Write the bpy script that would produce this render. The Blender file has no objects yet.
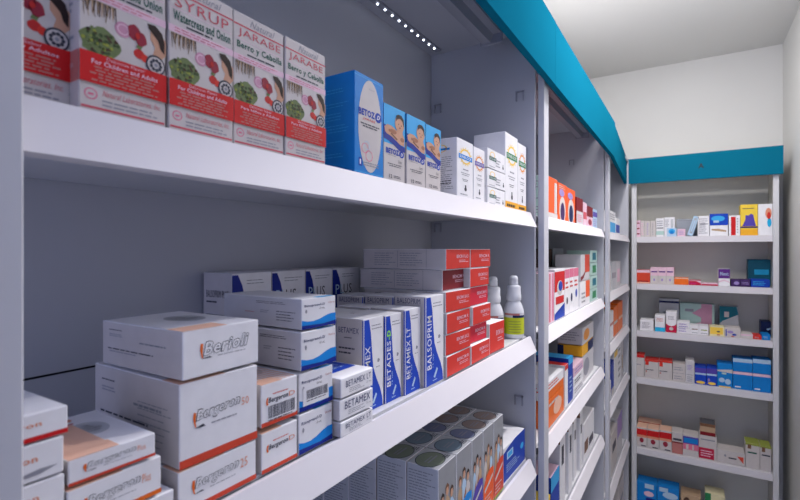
import bpy, bmesh, math, random
from mathutils import Vector, Matrix
random.seed(7)
S = 0.30          # one layout unit (camera to shelf front) in metres
H = 1.75          # eye height
scn = bpy.context.scene
col = scn.collection
PI = math.pi
def P(x, y, z): return Vector((x*S, y*S, H + z*S))

# ------------------------------------------------------------------ materials
def lin(c):
    c /= 255.0
    return c/12.92 if c <= .04045 else ((c+.055)/1.055)**2.4
MATS = {}
def mat(name, rgb=None, rough=.55, spec=.4, metal=0., emit=0., grain=.03, scale=60, coat=0.):
    if name in MATS: return MATS[name]
    m = bpy.data.materials.new(name); m.use_nodes = True
    nt = m.node_tree; b = nt.nodes['Principled BSDF']
    r, g, bl = [lin(v) for v in rgb]
    tc = nt.nodes.new('ShaderNodeTexCoord'); nz = nt.nodes.new('ShaderNodeTexNoise')
    nz.inputs['Scale'].default_value = scale; nz.inputs['Detail'].default_value = 3
    nt.links.new(tc.outputs['Object'], nz.inputs['Vector'])
    rp = nt.nodes.new('ShaderNodeValToRGB')
    rp.color_ramp.elements[0].position = .3; rp.color_ramp.elements[1].position = .7
    k0, k1 = 1-grain, 1+grain
    rp.color_ramp.elements[0].color = (r*k0, g*k0, bl*k0, 1)
    rp.color_ramp.elements[1].color = (min(1, r*k1), min(1, g*k1), min(1, bl*k1), 1)
    nt.links.new(nz.outputs['Fac'], rp.inputs['Fac'])
    nt.links.new(rp.outputs['Color'], b.inputs['Base Color'])
    b.inputs['Roughness'].default_value = rough
    b.inputs['Specular IOR Level'].default_value = spec
    b.inputs['Metallic'].default_value = metal
    if coat: b.inputs['Coat Weight'].default_value = coat; b.inputs['Coat Roughness'].default_value = .12
    if emit:
        b.inputs['Emission Color'].default_value = (r, g, bl, 1)
        b.inputs['Emission Strength'].default_value = emit
    MATS[name] = m
    return m
C = dict(
 white=(236,235,240), offw=(206,199,198), paper=(205,203,208), lightgrey=(190,192,198), grey=(140,143,150), dgrey=(84,86,94),  # offw and paper also dull the dimmer-lit left sides of white cartons
 black=(24,24,28), ink=(62,64,78), inkblue=(44,52,104), faint=(150,150,162),
 blue=(22,70,190), deepblue=(14,38,140), royal=(20,62,170), cyan=(8,136,222), sky=(60,170,232), betblue=(16,128,208), betdark=(26,48,150), paleblue=(178,206,232),
 red=(214,54,44), red2=(206,30,34), redpink=(214,34,60), rust=(214,74,52), orange=(236,112,36), brorange=(240,96,44), peach=(238,190,166), peachd=(226,150,120),
 darkred=(128,22,34), crimson=(196,30,70), pink=(232,196,214), pinkd=(222,120,150), magenta=(206,44,110), purple=(92,44,130), dpurple=(66,40,96), violet=(86,70,170), lilac=(160,140,200),
 green=(44,132,84), dgreen=(22,92,78), leaf=(112,128,84), leafd=(66,84,52), lime=(150,226,90), yellow=(240,206,70), sun=(246,206,84), sunor=(232,150,60), amber=(240,176,44), limey=(196,204,44), olive=(150,160,70), teal=(20,110,130), tealcase=(20,96,120), cyanl=(40,178,226),
 skin=(206,158,132), skind=(166,112,86), hair=(46,32,30), brown=(120,84,62), brownd=(80,58,48), tan=(190,160,130), root=(128,108,88), onion=(206,150,176), oniond=(150,40,62), tomato=(196,44,44),
 photo=(150,152,158), titlered=(206,92,106), ctop=(108,112,124), ovgreen=(134,144,126), ovteal=(126,144,158), ovblue=(124,130,160), ovbrown=(156,138,132), ovline=(60,64,80), seam=(120,122,130), mint=(176,206,200), blred=(190,120,116),
 silver=(170,176,186), navy=(22,36,84), cream=(232,222,180))
def M(n): return mat('print_'+n if n not in ('white','offw','paper') else 'card_'+n, C[n], rough=.5 if n in ('white','offw','paper') else .45, spec=.22)

metal_white = mat('painted_shelf_metal', (210,210,214), rough=.36, spec=.5, grain=.012, scale=9)
metal_grey = mat('painted_panel_metal', (184,186,196), rough=.5, spec=.4, grain=.02, scale=7)
post_mat = mat('painted_post_metal', (192,193,202), rough=.4, spec=.5, grain=.012, scale=9)
lip_mat = mat('price_rail_white', (212,209,216), rough=.5, spec=.3, grain=.01, scale=9)
groove_mat = mat('price_rail_groove', (150,152,160), rough=.5, grain=.02)
teal_mat = mat('teal_header_panel', (16,106,134), rough=.6, spec=.0, grain=.03, scale=3)
teal_edge = mat('teal_header_edge', (90,176,200), rough=.3, grain=.01)
metal_baked_fill = mat('panel_metal_baked_fill', (226,224,216), rough=.5, spec=.3, grain=.02, scale=7)  # panel metal made paler, missing fill light put into its colour
dark_mat = mat('dark_gap', (50,52,60), rough=.7)
plast_grey = mat('fixture_grey', (150,152,165), rough=.45, grain=.01)
letter_mat = mat('letter_dark', (4,26,40), rough=.5)
led_mat = mat('led_white', (235,242,255), emit=6.)
wall_mat = mat('wall_paint', (218,218,217), rough=.85, spec=.2, grain=.015, scale=2.5)
ceil_mat = mat('ceiling_paint', (214,214,213), rough=.9, spec=.2, grain=.012, scale=2)
floor_mat = mat('floor_tile', (205,203,200), rough=.35, grain=.04, scale=4)
bottle_mat = mat('bottle_plastic', (222,223,230), rough=.28, spec=.5, grain=.005)

# ------------------------------------------------------------------ helpers
def link_mesh(name, verts, faces, fm, mats, parent=None, loc=(0,0,0), rz=0., smooth=False):
    me = bpy.data.meshes.new(name); me.from_pydata([tuple(v) for v in verts], [], faces)
    for m in mats: me.materials.append(m)
    for p, i in zip(me.polygons, fm):
        p.material_index = i
        if smooth: p.use_smooth = True
    me.update()
    o = bpy.data.objects.new(name, me); col.objects.link(o)
    o.location = loc; o.rotation_euler = (0,0,rz)
    if parent: o.parent = parent
    return o
def tag(o, label=None, cat=None, group=None, kind=None):
    if label: o['label'] = label
    if cat: o['category'] = cat
    if group: o['group'] = group
    if kind: o['kind'] = kind
    return o
def empty(name, loc):
    o = bpy.data.objects.new(name, None); col.objects.link(o); o.location = loc; o.empty_display_size = .05
    return o
class MB:
    def __init__(s): s.v=[]; s.f=[]; s.m=[]; s.mats=[]
    def mi(s, m):
        if m not in s.mats: s.mats.append(m)
        return s.mats.index(m)
    def face(s, pts, m):
        k=len(s.v); s.v += [Vector(p) for p in pts]; s.f.append(tuple(range(k,k+len(pts)))); s.m.append(s.mi(m))
    def box(s, a, b, m, bev=0.):
        bm = bmesh.new(); bmesh.ops.create_cube(bm, size=1)
        a=Vector(a); b=Vector(b); c=(a+b)/2; d=b-a
        for v in bm.verts: v.co = Vector((v.co.x*d.x+c.x, v.co.y*d.y+c.y, v.co.z*d.z+c.z))
        if bev>0: bmesh.ops.bevel(bm, geom=bm.edges[:], offset=bev, segments=1, affect='EDGES', profile=.5)
        bm.normal_update(); k=len(s.v); bm.verts.ensure_lookup_table()
        s.v += [v.co.copy() for v in bm.verts]
        for f in bm.faces:
            s.f.append(tuple(k+v.index for v in f.verts))
            mm = m
            if isinstance(m, dict):
                n=f.normal; mm=m['*']
                for key,ax in (('F',(0,-1,0)),('B',(0,1,0)),('L',(-1,0,0)),('R',(1,0,0)),('T',(0,0,1)),('D',(0,0,-1))):
                    if n.dot(Vector(ax))>.99: mm=m.get(key,m['*'])
            s.m.append(s.mi(mm))
        bm.free()
    def extrude_y(s, prof, y0, y1, m):            # prof: (x,z) closed, solid bar along y
        n=len(prof); k=len(s.v)
        s.v += [Vector((x,y0,z)) for x,z in prof]+[Vector((x,y1,z)) for x,z in prof]
        for i in range(n):
            j=(i+1)%n; s.f.append((k+i,k+j,k+n+j,k+n+i)); s.m.append(s.mi(m))
        s.f.append(tuple(k+i for i in reversed(range(n)))); s.m.append(s.mi(m))
        s.f.append(tuple(k+n+i for i in range(n))); s.m.append(s.mi(m))
    def build(s, name, parent=None, loc=(0,0,0), rz=0., smooth=False):
        return link_mesh(name, s.v, s.f, s.m, s.mats, parent, loc, rz, smooth)

# ---- letters (built-in font turned into flat polygons, fitted in the unit square)
GL = {}
def glyphs(txt, bold=0., shear=0.):
    key=(txt,bold,shear)
    if key in GL: return GL[key]
    cu=bpy.data.curves.new('lettering','FONT'); cu.body=txt; cu.offset=bold; cu.shear=shear; cu.resolution_u=2; cu.space_character=1.08; cu.fill_mode='FRONT'
    o=bpy.data.objects.new('lettering',cu); col.objects.link(o)
    dg=bpy.context.evaluated_depsgraph_get(); me=o.evaluated_get(dg).to_mesh()
    vs=[(v.co.x,v.co.y) for v in me.vertices]; fs=[tuple(p.vertices) for p in me.polygons]
    o.evaluated_get(dg).to_mesh_clear(); bpy.data.objects.remove(o); bpy.data.curves.remove(cu)
    x0=min(v[0] for v in vs); x1=max(v[0] for v in vs); y0=min(v[1] for v in vs); y1=max(v[1] for v in vs)
    vs=[((x-x0)/(x1-x0),(y-y0)/(y1-y0)) for x,y in vs]
    GL[key]=(vs,fs); return GL[key]

class Carton(MB):
    """folding carton, origin at the centre of its base; w across the front, d deep, h high"""
    def __init__(s, w, d, h, base='white', faces=None, eps=.00016, bev=.0007):
        super().__init__(); s.w,s.d,s.h,s.eps=w,d,h,eps
        mm={'*':M(base)}
        for k,v in (faces or {}).items(): mm[k]=M(v)
        s.box((-w/2,-d/2,0),(w/2,d/2,h),mm,bev)
    def fr(s, f):
        w,d,h=s.w,s.d,s.h
        return {'F':(Vector((-w/2,-d/2,0)),Vector((w,0,0)),Vector((0,0,h)),Vector((0,-1,0))),
                'R':(Vector((w/2,-d/2,0)),Vector((0,d,0)),Vector((0,0,h)),Vector((1,0,0))),
                'L':(Vector((-w/2,d/2,0)),Vector((0,-d,0)),Vector((0,0,h)),Vector((-1,0,0))),
                'T':(Vector((-w/2,-d/2,h)),Vector((w,0,0)),Vector((0,d,0)),Vector((0,0,1)))}[f]
    def poly(s, f, pts, c, lay=1):
        O,U,V,n=s.fr(f)
        s.face([O+U*u+V*v+n*(s.eps*lay) for u,v in pts], M(c) if isinstance(c,str) else c)
    def rect(s, f, u0,v0,u1,v1,c,lay=1): s.poly(f,[(u0,v0),(u1,v0),(u1,v1),(u0,v1)],c,lay)
    def ell(s, f, cu,cv,ru,rv,c,lay=1,n=20,ph=0.,jit=0.,rot=0.):
        rr=random.Random(int(cu*977+cv*331)); pts=[]
        for i in range(n):
            a=2*PI*i/n+ph; k=1+rr.uniform(-jit,jit); x=math.cos(a)*k; y=math.sin(a)*k
            pts.append((cu+ru*(x*math.cos(rot)-y*math.sin(rot)), cv+rv*(x*math.sin(rot)+y*math.cos(rot))))
        s.poly(f,pts,c,lay)
    def ring(s, f, cu,cv,ru,rv,t,c,lay=1,n=24):
        for i in range(n):
            a=2*PI*i/n; b=2*PI*(i+1)/n
            s.poly(f,[(cu+ru*math.cos(a),cv+rv*math.sin(a)),(cu+ru*math.cos(b),cv+rv*math.sin(b)),(cu+ru*t*math.cos(b),cv+rv*t*math.sin(b)),(cu+ru*t*math.cos(a),cv+rv*t*math.sin(a))],c,lay)
    def text(s, f, txt, u0,v0,u1,v1,c,lay=2,bold=.0,shear=0.,rot=False,tilt=0.):
        O,U,V,n=s.fr(f); vs,fs=glyphs(txt,bold,shear); k=len(s.v); e=n*(s.eps*lay)
        for x,y in vs:
            if rot: u=u1-(u1-u0)*y; v=v0+(v1-v0)*x
            else: u=u0+(u1-u0)*x; v=v0+(v1-v0)*y+tilt*x
            s.v.append(O+U*u+V*v+e)
        mi=s.mi(M(c))
        for t in fs: s.f.append(tuple(k+i for i in t)); s.m.append(mi)
    def lines(s, f, u0,v0,u1,v1,n,c,lay=1,fill=.45,seed=1,wl=.16,centre=False):
        rr=random.Random(seed); dv=(v1-v0)/n
        for i in range(n):
            v=v1-dv*(i+.5); end=u1-(u1-u0)*rr.uniform(0,.35); off=(u1-end)/2 if centre else 0; u=u0
            while u<end:
                l=min(end-u,(u1-u0)*wl*rr.uniform(.4,1.5))
                s.rect(f,u+off,v-dv*fill/2,u+off+l,v+dv*fill/2,c,lay); u+=l+(u1-u0)*.025
    def barcode(s,f,u0,v0,u1,v1,seed=3):
        s.rect(f,u0-.03,v0-.08,u1+.03,v1+.03,'white',1)
        rr=random.Random(seed); u=u0
        while u<u1:
            l=(u1-u0)*rr.uniform(.012,.035); s.rect(f,u,v0,min(u+l,u1),v1,'ink',2); u+=l+(u1-u0)*rr.uniform(.012,.03)
        s.lines(f,u0,v0-.07,u1,v0-.02,1,'ink',2,seed=seed)
    def seamlines(s,f='F',v=.93,c='seam'): s.rect(f,.02,v,.98,v+.008,c,1)

USED=set()
def put(c, label, x, y, z, ang, group=None, name='medicine_carton', cat='medicine box', jit=0., tilt=None):
    """x,y,z: front-left-bottom corner in layout units; ang degrees"""
    a=math.radians(ang); w,d=c.w,c.d
    off=Vector((math.cos(a)*w/2-math.sin(a)*d/2, math.sin(a)*w/2+math.cos(a)*d/2, 0))
    o=c.build(name, loc=P(x,y,z)+off+Vector((0,0,.0003)), rz=a+math.radians(jit))
    if tilt: o.rotation_euler=(0,math.radians(tilt),o.rotation_euler.z)
    tag(o,label,cat,group); return o
def run(c, label, y0, z0, x=-1.115, **k): return put(c,label,x,y0,z0,90,**k)
def dims(y0,y1,z0,z1,dep,gap=.004): return ((y1-y0-gap)*S, dep*S, (z1-z0-gap)*S)

# ------------------------------------------------------------------ the room
BW=11.62; RW=1.52; CZ=4.0; FZ=-H/S; LW=-2.12; BK=-7.0
def struct(name, a, b, m):
    mb=MB(); mb.box(P(*a),P(*b),m); o=mb.build(name); o['kind']='structure'; return o
struct('floor',(LW-.4,BK,FZ-.3),(RW+.4,BW+.4,FZ),floor_mat)
struct('ceiling',(LW-.4,BK,CZ),(RW+.4,BW+.4,CZ+.3),ceil_mat)
struct('wall_back',(LW-.4,BW,FZ),(RW+.4,BW+.3,CZ),wall_mat)
struct('wall_right',(RW,BK,FZ),(RW+.3,BW,CZ),wall_mat)
struct('wall_left',(LW-.3,BK,FZ),(LW,BW,CZ),wall_mat)

# ------------------------------------------------------------------ shelving
def shelf_profile(z):
    """cross-section in x,z: flat board, a small groove and a sloped price rail"""
    z*=S; z+=H
    X=lambda v:v*S
    return [(X(-2.0),z-.012),(X(-2.0),z),(X(-1.125),z),(X(-1.125),z-.03),(X(-1.18),z-.03),(X(-1.18),z-.012)]
def lip_profile(z, dz=.115):
    z=z*S+H; X=lambda v:v*S
    return [(X(-1.105),z-.001),(X(-1.085),z+.0005),(X(-1.035),z-dz*S),(X(-1.075),z-dz*S-.001),(X(-1.085),z-dz*S+.008),(X(-1.10),z-.006)]
def shelving(label, y0, y1, shelves, ztop, post=(None,True), clips=(), seamz=None, header=((-.924,),(-.924,)), extra=0.):
    u=empty('shelving_unit',(-1.5*S,(y0+y1)/2*S,0)); tag(u,label,'shelving')
    def b(mb,name,par=u):
        off=u.location if par is u else Vector((0,0,0))
        for v in mb.v: v -= u.location
        return mb.build(name,par)
    mb=MB(); mb.box(P(-2.03,y0,FZ+.02),P(-2.005,y1,ztop),metal_grey)
    if seamz is not None: mb.box(P(-2.0049,y0,seamz-.004),P(-2.0035,y1,seamz+.004),M('black'))
    b(mb,'back_panel')
    mb=MB(); mb.box(P(-2.0,y0+.05,ztop-.02),P(-1.06,y1-.05,ztop+.02),metal_grey); b(mb,'top_panel')
    for i,z in enumerate(shelves):
        mb=MB(); mb.extrude_y(shelf_profile(z),(y0+.035)*S,(y1-.075-extra)*S,metal_white)
        sh=b(mb,'shelf')
        mb=MB(); mb.extrude_y(lip_profile(z),(y0+.035)*S,(y1-.085-extra)*S,lip_mat)
        mb.extrude_y([(-1.124*S,z*S+H-.003),(-1.106*S,z*S+H-.003),(-1.106*S,z*S+H-.02),(-1.124*S,z*S+H-.02)],(y0+.04)*S,(y1-.1-extra)*S,groove_mat)
        for v in mb.v: v -= u.location
        mb.build('price_rail',sh)
    # right-hand side panel and post
    if post[1]:
        mb=MB(); mb.box(P(-2.0,y1-.05,FZ+.02),P(-1.062,y1-.012,ztop),metal_grey); b(mb,'side_panel')
        for cx,cz in clips:
            mb=MB()
            mb.box(P(cx-.035,y1-.066,cz-.04),P(cx-.025,y1-.049,cz+.04),plast_grey)
            mb.box(P(cx+.025,y1-.066,cz-.04),P(cx+.035,y1-.049,cz+.04),plast_grey)
            mb.box(P(cx-.035,y1-.066,cz+.03),P(cx+.035,y1-.049,cz+.04),plast_grey)
            b(mb,'shelf_clip')
    for yy in ([y0] if post[0] is not None else [])+([y1] if post[1] else []):
        mb=MB(); a0,a1=(yy-.0,yy+.14)
        mb.box(P(-1.05,a0,FZ+.02),P(-1.0,a1,1.74),post_mat,.0012)
        b(mb,'post')
    return u
def child_build(mb,u,name,par=None):
    for v in mb.v: v -= u.location
    return mb.build(name,par or u)
def header(u, ya, yb, xa, xb, z0=1.33, z1=1.84, t=.05, text=None):
    mb=MB(); k=len(mb.v)
    pts=[P(xa,ya,z0),P(xb,yb,z0),P(xb-t,yb,z0),P(xa-t,ya,z0)]; top=[Vector((p.x,p.y,H+z1*S)) for p in pts]
    mb.v += pts+top
    for f in ((0,1,5,4),(1,2,6,5),(2,3,7,6),(3,0,4,7),(7,6,5,4),(0,3,2,1)):
        mb.f.append(tuple(reversed(f)) if False else f); mb.m.append(mb.mi(teal_mat))
    # folded top and bottom edges
    return child_build(mb,u,'header_panel')
def fixture(u, y0, y1):
    mb=MB(); X=lambda v:v*S; Z=lambda v:v*S+H
    mb.extrude_y([(X(-1.42),Z(1.75)),(X(-1.38),Z(1.60)),(X(-1.31),Z(1.60)),(X(-1.29),Z(1.66)),(X(-1.23),Z(1.66)),(X(-1.21),Z(1.75))],y0*S,y1*S,plast_grey)
    f=child_build(mb,u,'light_housing')
    mb=MB(); mb.box(P(-1.40,y1,1.59),P(-1.22,y1+.02,1.755),plast_grey,.001); child_build(mb,u,'end_cap',f)

Z1=[.297,-.69,-1.67,-2.65,-3.7,-4.9]
Z3=[.28,-.675,-1.5,-2.45,-3.8,-5.2]
u1=shelving('nearest grey shelving unit on the left, with a row of small white lights',.21,3.80,Z1,1.78,(1,True),[(-1.93,1.27),(-1.18,1.255),(-1.19,-1.225),(-1.93,.2)],seamz=-.46)
header(u1,.1,3.86,-.924,-.924); fixture(u1,.45,3.43)
mb=MB(); mb.box(P(-1.905,.5,1.742),P(-1.855,3.66,1.758),plast_grey); strip=child_build(mb,u1,'led_strip')
for i in range(33):
    y=3.58-.0955*i; mb=MB()
    c=P(-1.88,y,1.740)-u1.location; r=.0024
    top=[c+Vector((r*math.cos(a),r*math.sin(a),.0004)) for a in [2*PI*k/12 for k in range(12)]]
    bot=[c+Vector((r*.8*math.cos(a),r*.8*math.sin(a),-.0012)) for a in [2*PI*k/12 for k in range(12)]]
    mb.v=top+bot
    for k in range(12): mb.f.append((k,12+k,12+(k+1)%12,(k+1)%12)); mb.m.append(mb.mi(led_mat))
    mb.f.append(tuple(reversed(range(12,24)))); mb.m.append(0)
    mb.build('led_light',strip)
u2=shelving('grey shelving unit with teal header, second along the left-hand run',3.94,7.29,Z1,1.78,(None,True),[(-1.5,1.3)],seamz=-.46)
header(u2,3.865,7.36,-.924,-.924,z1=1.835); fixture(u2,4.2,7.0)
u3=shelving('narrow-looking grey shelving unit in the far corner, last of the left-hand run',7.43,10.48,Z3,1.78,(None,False),[],seamz=-.46,extra=-.03)
mb=MB(); mb.box(P(-2.0,10.36,FZ+.02),P(-1.06,10.40,1.78),metal_grey); child_build(mb,u3,'side_panel')
header(u3,7.37,10.43,-.935,-1.09,z1=1.83)

# unit across the end of the aisle
ZA=[.265,-.68,-1.63,-2.58,-4.0,-5.25]
ua=empty('shelving_unit',P(.15,11.0,FZ)); tag(ua,'grey shelving unit across the end of the aisle, teal header lettered A','shelving')
def ca(mb,name,par=None): return child_build(mb,ua,name,par)
mb=MB(); mb.box(P(-1.0,11.52,FZ+.02),P(1.33,11.55,1.8),metal_baked_fill); ca(mb,'back_panel')
for x0,x1 in ((-1.03,-.985),(1.28,1.325)):
    mb=MB(); mb.box(P(x0,10.62,FZ+.02),P(x1,11.52,1.8),metal_baked_fill); ca(mb,'side_panel')
for x0,x1 in ((-1.02,-.93),(1.243,1.327)):
    mb=MB(); mb.box(P(x0,10.545,FZ+.02),P(x1,10.62,1.6),metal_white,.001); ca(mb,'post')
for z in ZA:
    mb=MB(); mb.box(P(-.98,10.63,z-.06),P(1.27,11.51,z),metal_white); sh=ca(mb,'shelf')
    mb=MB(); q=[(10.585,z+.002),(10.572,z-.002),(10.555,z-.115),(10.60,z-.115),(10.625,z-.02),(10.625,z)]
    n=len(q); mb.v=[P(-.928,y,zz) for y,zz in q]+[P(1.241,y,zz) for y,zz in q]
    for i in range(n):
        j=(i+1)%n; mb.f.append((i,n+i,n+j,j)); mb.m.append(mb.mi(lip_mat))
    mb.f.append(tuple(range(n))); mb.f.append(tuple(reversed(range(n,2*n)))); mb.m += [0,0]
    ca(mb,'price_rail',sh)
mb=MB(); mb.box(P(-.985,10.63,1.78),P(1.28,11.51,1.81),metal_baked_fill); ca(mb,'top_panel')
mb=MB(); mb.box(P(-1.08,10.45,1.335),P(1.375,10.50,1.83),teal_mat)
vs,fs=glyphs('A',.03)
k=len(mb.v); sz=.085
mb.v += [P(.165-.045+x*.09,10.4485,1.585-.045+y*.09) for x,y in vs]
for t in fs: mb.f.append(tuple(k+i for i in t)); mb.m.append(mb.mi(letter_mat))
hp=ca(mb,'header_panel')

# ------------------------------------------------------------------ carton artwork
def syrup(title, sub, lat='R', n=1):
    c=Carton(.195*S,.17*S,.397*S,'offw')
    c.rect('F',0,.90,1,.912,'titlered'); c.text('F','Natural',.30,.925,.80,.975,'faint',shear=.4)
    c.text('F',title,.08,.815,.92,.885,'titlered')
    c.rect('F',.03,.80,.97,.804,'pink')
    c.text('F',sub,.06,.725,.95,.79,'dgreen',bold=.02)
    c.lines('F',.25,.695,.85,.72,1,'ink',wl=.3,seed=n)
    c.rect('F',0,.645,1,.69,'pink'); c.lines('F',.08,.65,.92,.685,2,'titlered',2,fill=.25,seed=4)
    # roots
    for i in range(20):
        u=.03+i*.018; rr=random.Random(i); l=rr.uniform(.06,.11); q=rr.uniform(-.03,.03)
        c.poly('F',[(u,.64),(u+.017,.64),(u+.008+q,.64-l),(u+q,.64-l*.9)],['root','brownd','tan'][i%3],1+i%2)
    # leafy bush
    c.ell('F',.22,.41,.21,.085,'leaf',1,22,jit=.14)
    for i in range(70):
        rr=random.Random(i*5+1); a=rr.uniform(0,6.28); q=rr.uniform(.1,1.05)
        c.ell('F',.22+.19*q*math.cos(a),.41+.078*q*math.sin(a),.022,.010,['leafd','olive','leaf','leafd','brownd'][i%5],2+.25*(i%4),5,jit=.3,rot=a)
    # onions, tomato, woman, sliced onion
    c.ell('F',.47,.535,.095,.045,'onion',1,18); c.ring('F',.47,.535,.07,.032,.8,'pink',2,14)
    c.ell('F',.60,.545,.075,.045,'oniond',2,16,jit=.08); c.ell('F',.68,.515,.075,.04,'oniond',2,16,jit=.1); c.ell('F',.64,.53,.03,.02,'tomato',3,8)
    c.ell('F',.66,.425,.065,.03,'tomato',1,14,jit=.06); c.ell('F',.73,.41,.05,.024,'red',2,12); c.poly('F',[(.62,.46),(.68,.452),(.70,.475),(.64,.48)],'leaf',2)
    c.poly('F',[(.80,.60),(.88,.61),(1.0,.56),(1.0,.47),(.93,.43),(.82,.43),(.86,.50),(.80,.54)],'skin',1)
    c.poly('F',[(.76,.63),(.86,.635),(.95,.60),(.985,.54),(.98,.475),(.93,.50),(.90,.545),(.84,.575),(.78,.60)],'hair',2)
    c.ell('F',.865,.39,.125,.062,'ink',3,20); c.ell('F',.865,.39,.105,.05,'offw',4,18)
    for k in range(9):
        a=2*PI*k/9; c.ell('F',.865+.062*math.cos(a),.39+.03*math.sin(a),.022,.011,'ink',5,7)
    c.ell('F',.865,.39,.025,.012,'faint',5,8)
    c.rect('F',0,.175,1,.345,'red2',6)
    c.text('F','Delicioso Sabor' if title=='JARABE' else 'Delicious Flavor',.28,.318,.72,.338,'pink',7)
    c.text('F','Para Niños y Adultos' if title=='JARABE' else 'For Children and Adults',.12,.283,.88,.31,'pink',7,bold=.02)
    c.lines('F',.08,.185,.92,.278,5,'blred',7,fill=.5,seed=9,centre=True,wl=.12)
    c.ring('F',.12,.115,.07,.032,.8,'pinkd',1,14); c.rect('F',.09,.108,.15,.12,'pinkd',1)
    c.text('F','Natural Laboratories, Inc.',.24,.11,.93,.15,'titlered',shear=.4)
    c.lines('F',.24,.055,.93,.10,2,'faint',fill=.4,seed=11)
    c.rect('F',.02,.035,.98,.048,'titlered'); c.rect('F',0,0,1,.018,'rust')
    c.rect('L',0,.175,1,.345,'blred'); c.lines('L',.1,.4,.9,.85,12,'faint',seed=5); c.lines('L',.1,.04,.9,.15,4,'faint',seed=6); c.text('L',sub,.15,.25,.85,.29,'offw')
    c.seamlines('T',.06)
    return c
G='syrup cartons on the top shelf'
sy=[(.294,'JARABE','Berro y Cebolla','white syrup carton with red band, half hidden by the left post'),
    (.4885,'SYRUP','Watercress and Onion','white syrup carton with red band, second from the left, its title cut off above'),
    (.6885,'SYRUP','Watercress and Onion','white syrup carton reading SYRUP Watercress and Onion in green, third from left'),
    (.888,'JARABE','Berro y Cebolla','white syrup carton reading JARABE, fourth from left, directly beside the SYRUP carton'),
    (1.087,'JARABE','Berro y Cebolla','white syrup carton reading JARABE, last before the blue cartons')]
for i,(y,t,sb,l) in enumerate(sy): run(syrup(t,sb,n=i),l,y,.297,group=G,x=-1.114-.003*(i%2)-.045*(i==0),jit=[0,-.4,.3,0,.2][i])

# big blue carton
c=Carton(*dims(1.437,1.638,.297,.70,.17),'betblue')
c.ell('F',.52,.50,.40,.465,'offw',1,36); c.text('F','Gotas',.48,.87,.66,.885,'faint')
c.text('F','BETOZ',.13,.59,.68,.66,'royal',bold=.05); c.ell('F',.80,.62,.115,.052,'royal',2,18); c.text('F','D',.75,.60,.86,.645,'white',3,bold=.03,shear=.3)
c.text('F','JARABE',.27,.545,.70,.575,'red',bold=.01,shear=.2)
c.lines('F',.16,.475,.88,.525,2,'ink',2,fill=.5,seed=3,centre=True)
for a in ((.24,.27,.12),(.38,.20,.13),(.3,.3,.1)): c.ring('F',a[0]+.1,a[1],a[2],a[2]*.45,.85,'pinkd' if a[2]>.11 else 'paleblue',2,8)
c.rect('F',.13,.085,.24,.165,'royal',2); c.text('F','1',.16,.10,.2,.15,'white',3); c.lines('F',.28,.09,.85,.14,2,'faint',2,seed=8)
c.rect('F',0,.02,1,.028,'sky'); c.rect('F',0,.965,1,.972,'sky')
for v,n in ((.86,2),(.72,2),(.62,3),(.50,3),(.34,1),(.22,2)): c.lines('L',.10,v-.03*n,.85,v,n,'sky',1,fill=.25,seed=int(v*100))
run(c,'large blue carton with a white oval front, beside the last JARABE carton',1.437,.297,x=-1.10,jit=-.5)
# small blue-topped cartons with a baby
def betoz(w,d,h,n):
    c=Carton(w,d,h,'offw',{'T':'betblue'})
    c.rect('F',0,.60,1,1,'sky'); c.rect('F',0,.50,1,.62,'sky')
    c.poly('F',[(0,.73),(.2,.72),(.5,.60),(.8,.52),(1,.51),(1,.44),(.75,.44),(.5,.49),(.2,.535),(0,.55)],'betdark',2)
    c.poly('F',[(.02,.70),(.05,.64),(.12,.62),(.35,.60),(.75,.53),(.95,.52),(.97,.62),(.88,.68),(.86,.80),(.70,.80),(.58,.70),(.35,.74),(.15,.74)],'skin',3)
    c.ell('F',.72,.80,.22,.115,'skin',4,18); c.poly('F',[(.55,.82),(.56,.90),(.66,.925),(.80,.925),(.92,.88),(.94,.78),(.90,.80),(.86,.85),(.74,.875),(.62,.86)],'hair',5)
    c.ell('F',.67,.795,.018,.009,'hair',5,6); c.ell('F',.80,.785,.018,.009,'hair',5,6); c.ell('F',.73,.75,.035,.010,'oniond',5,8)
    c.ell('F',.42,.67,.16,.032,'skind',4,12,rot=-.12); c.ell('F',.85,.60,.10,.03,'skind',4,10)
    c.ell('F',.25,.67,.05,.02,'skind',4,8); c.poly('F',[(.3,.63),(.6,.57),(.62,.59),(.32,.65)],'brown',4)
    c.text('F','BETOZ',.10,.37,.70,.445,'royal',bold=.05); c.ell('F',.83,.40,.125,.045,'royal',1,16); c.text('F','D',.78,.378,.89,.42,'white',2,bold=.03,shear=.3)
    c.lines('F',.2,.345,.75,.362,1,'faint',seed=2); c.text('F','Gotas',.66,.275,.84,.315,'ink',shear=.3)
    c.lines('F',.15,.205,.88,.255,2,'ink',fill=.4,seed=4,centre=True)
    c.text('F','12',.24,.055,.38,.105,'ink',bold=.02); c.lines('F',.45,.06,.8,.10,2,'ink',fill=.5,seed=7)
    c.rect('F',0,0,1,.022,'sky'); c.lines('L',.1,.1,.9,.9,18,'faint',seed=2); c.rect('L',0,.6,1,1,'betblue',0.9)
    return c
for i,(y0,y1,h,l) in enumerate([(1.665,1.842,.336,'small blue and white carton with a baby on it, nearest the large blue carton'),(1.848,2.03,.333,'small blue and white carton with a baby on it, the middle of three'),(2.037,2.206,.330,'small blue and white carton with a baby on it, right-hand one of three')]):
    run(betoz((y1-y0-.004)*S,.17*S,h*S,i),l,y0,.297,x=-1.118+.004*(i%2),group='small baby drops cartons',jit=.4*(i-1))
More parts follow.
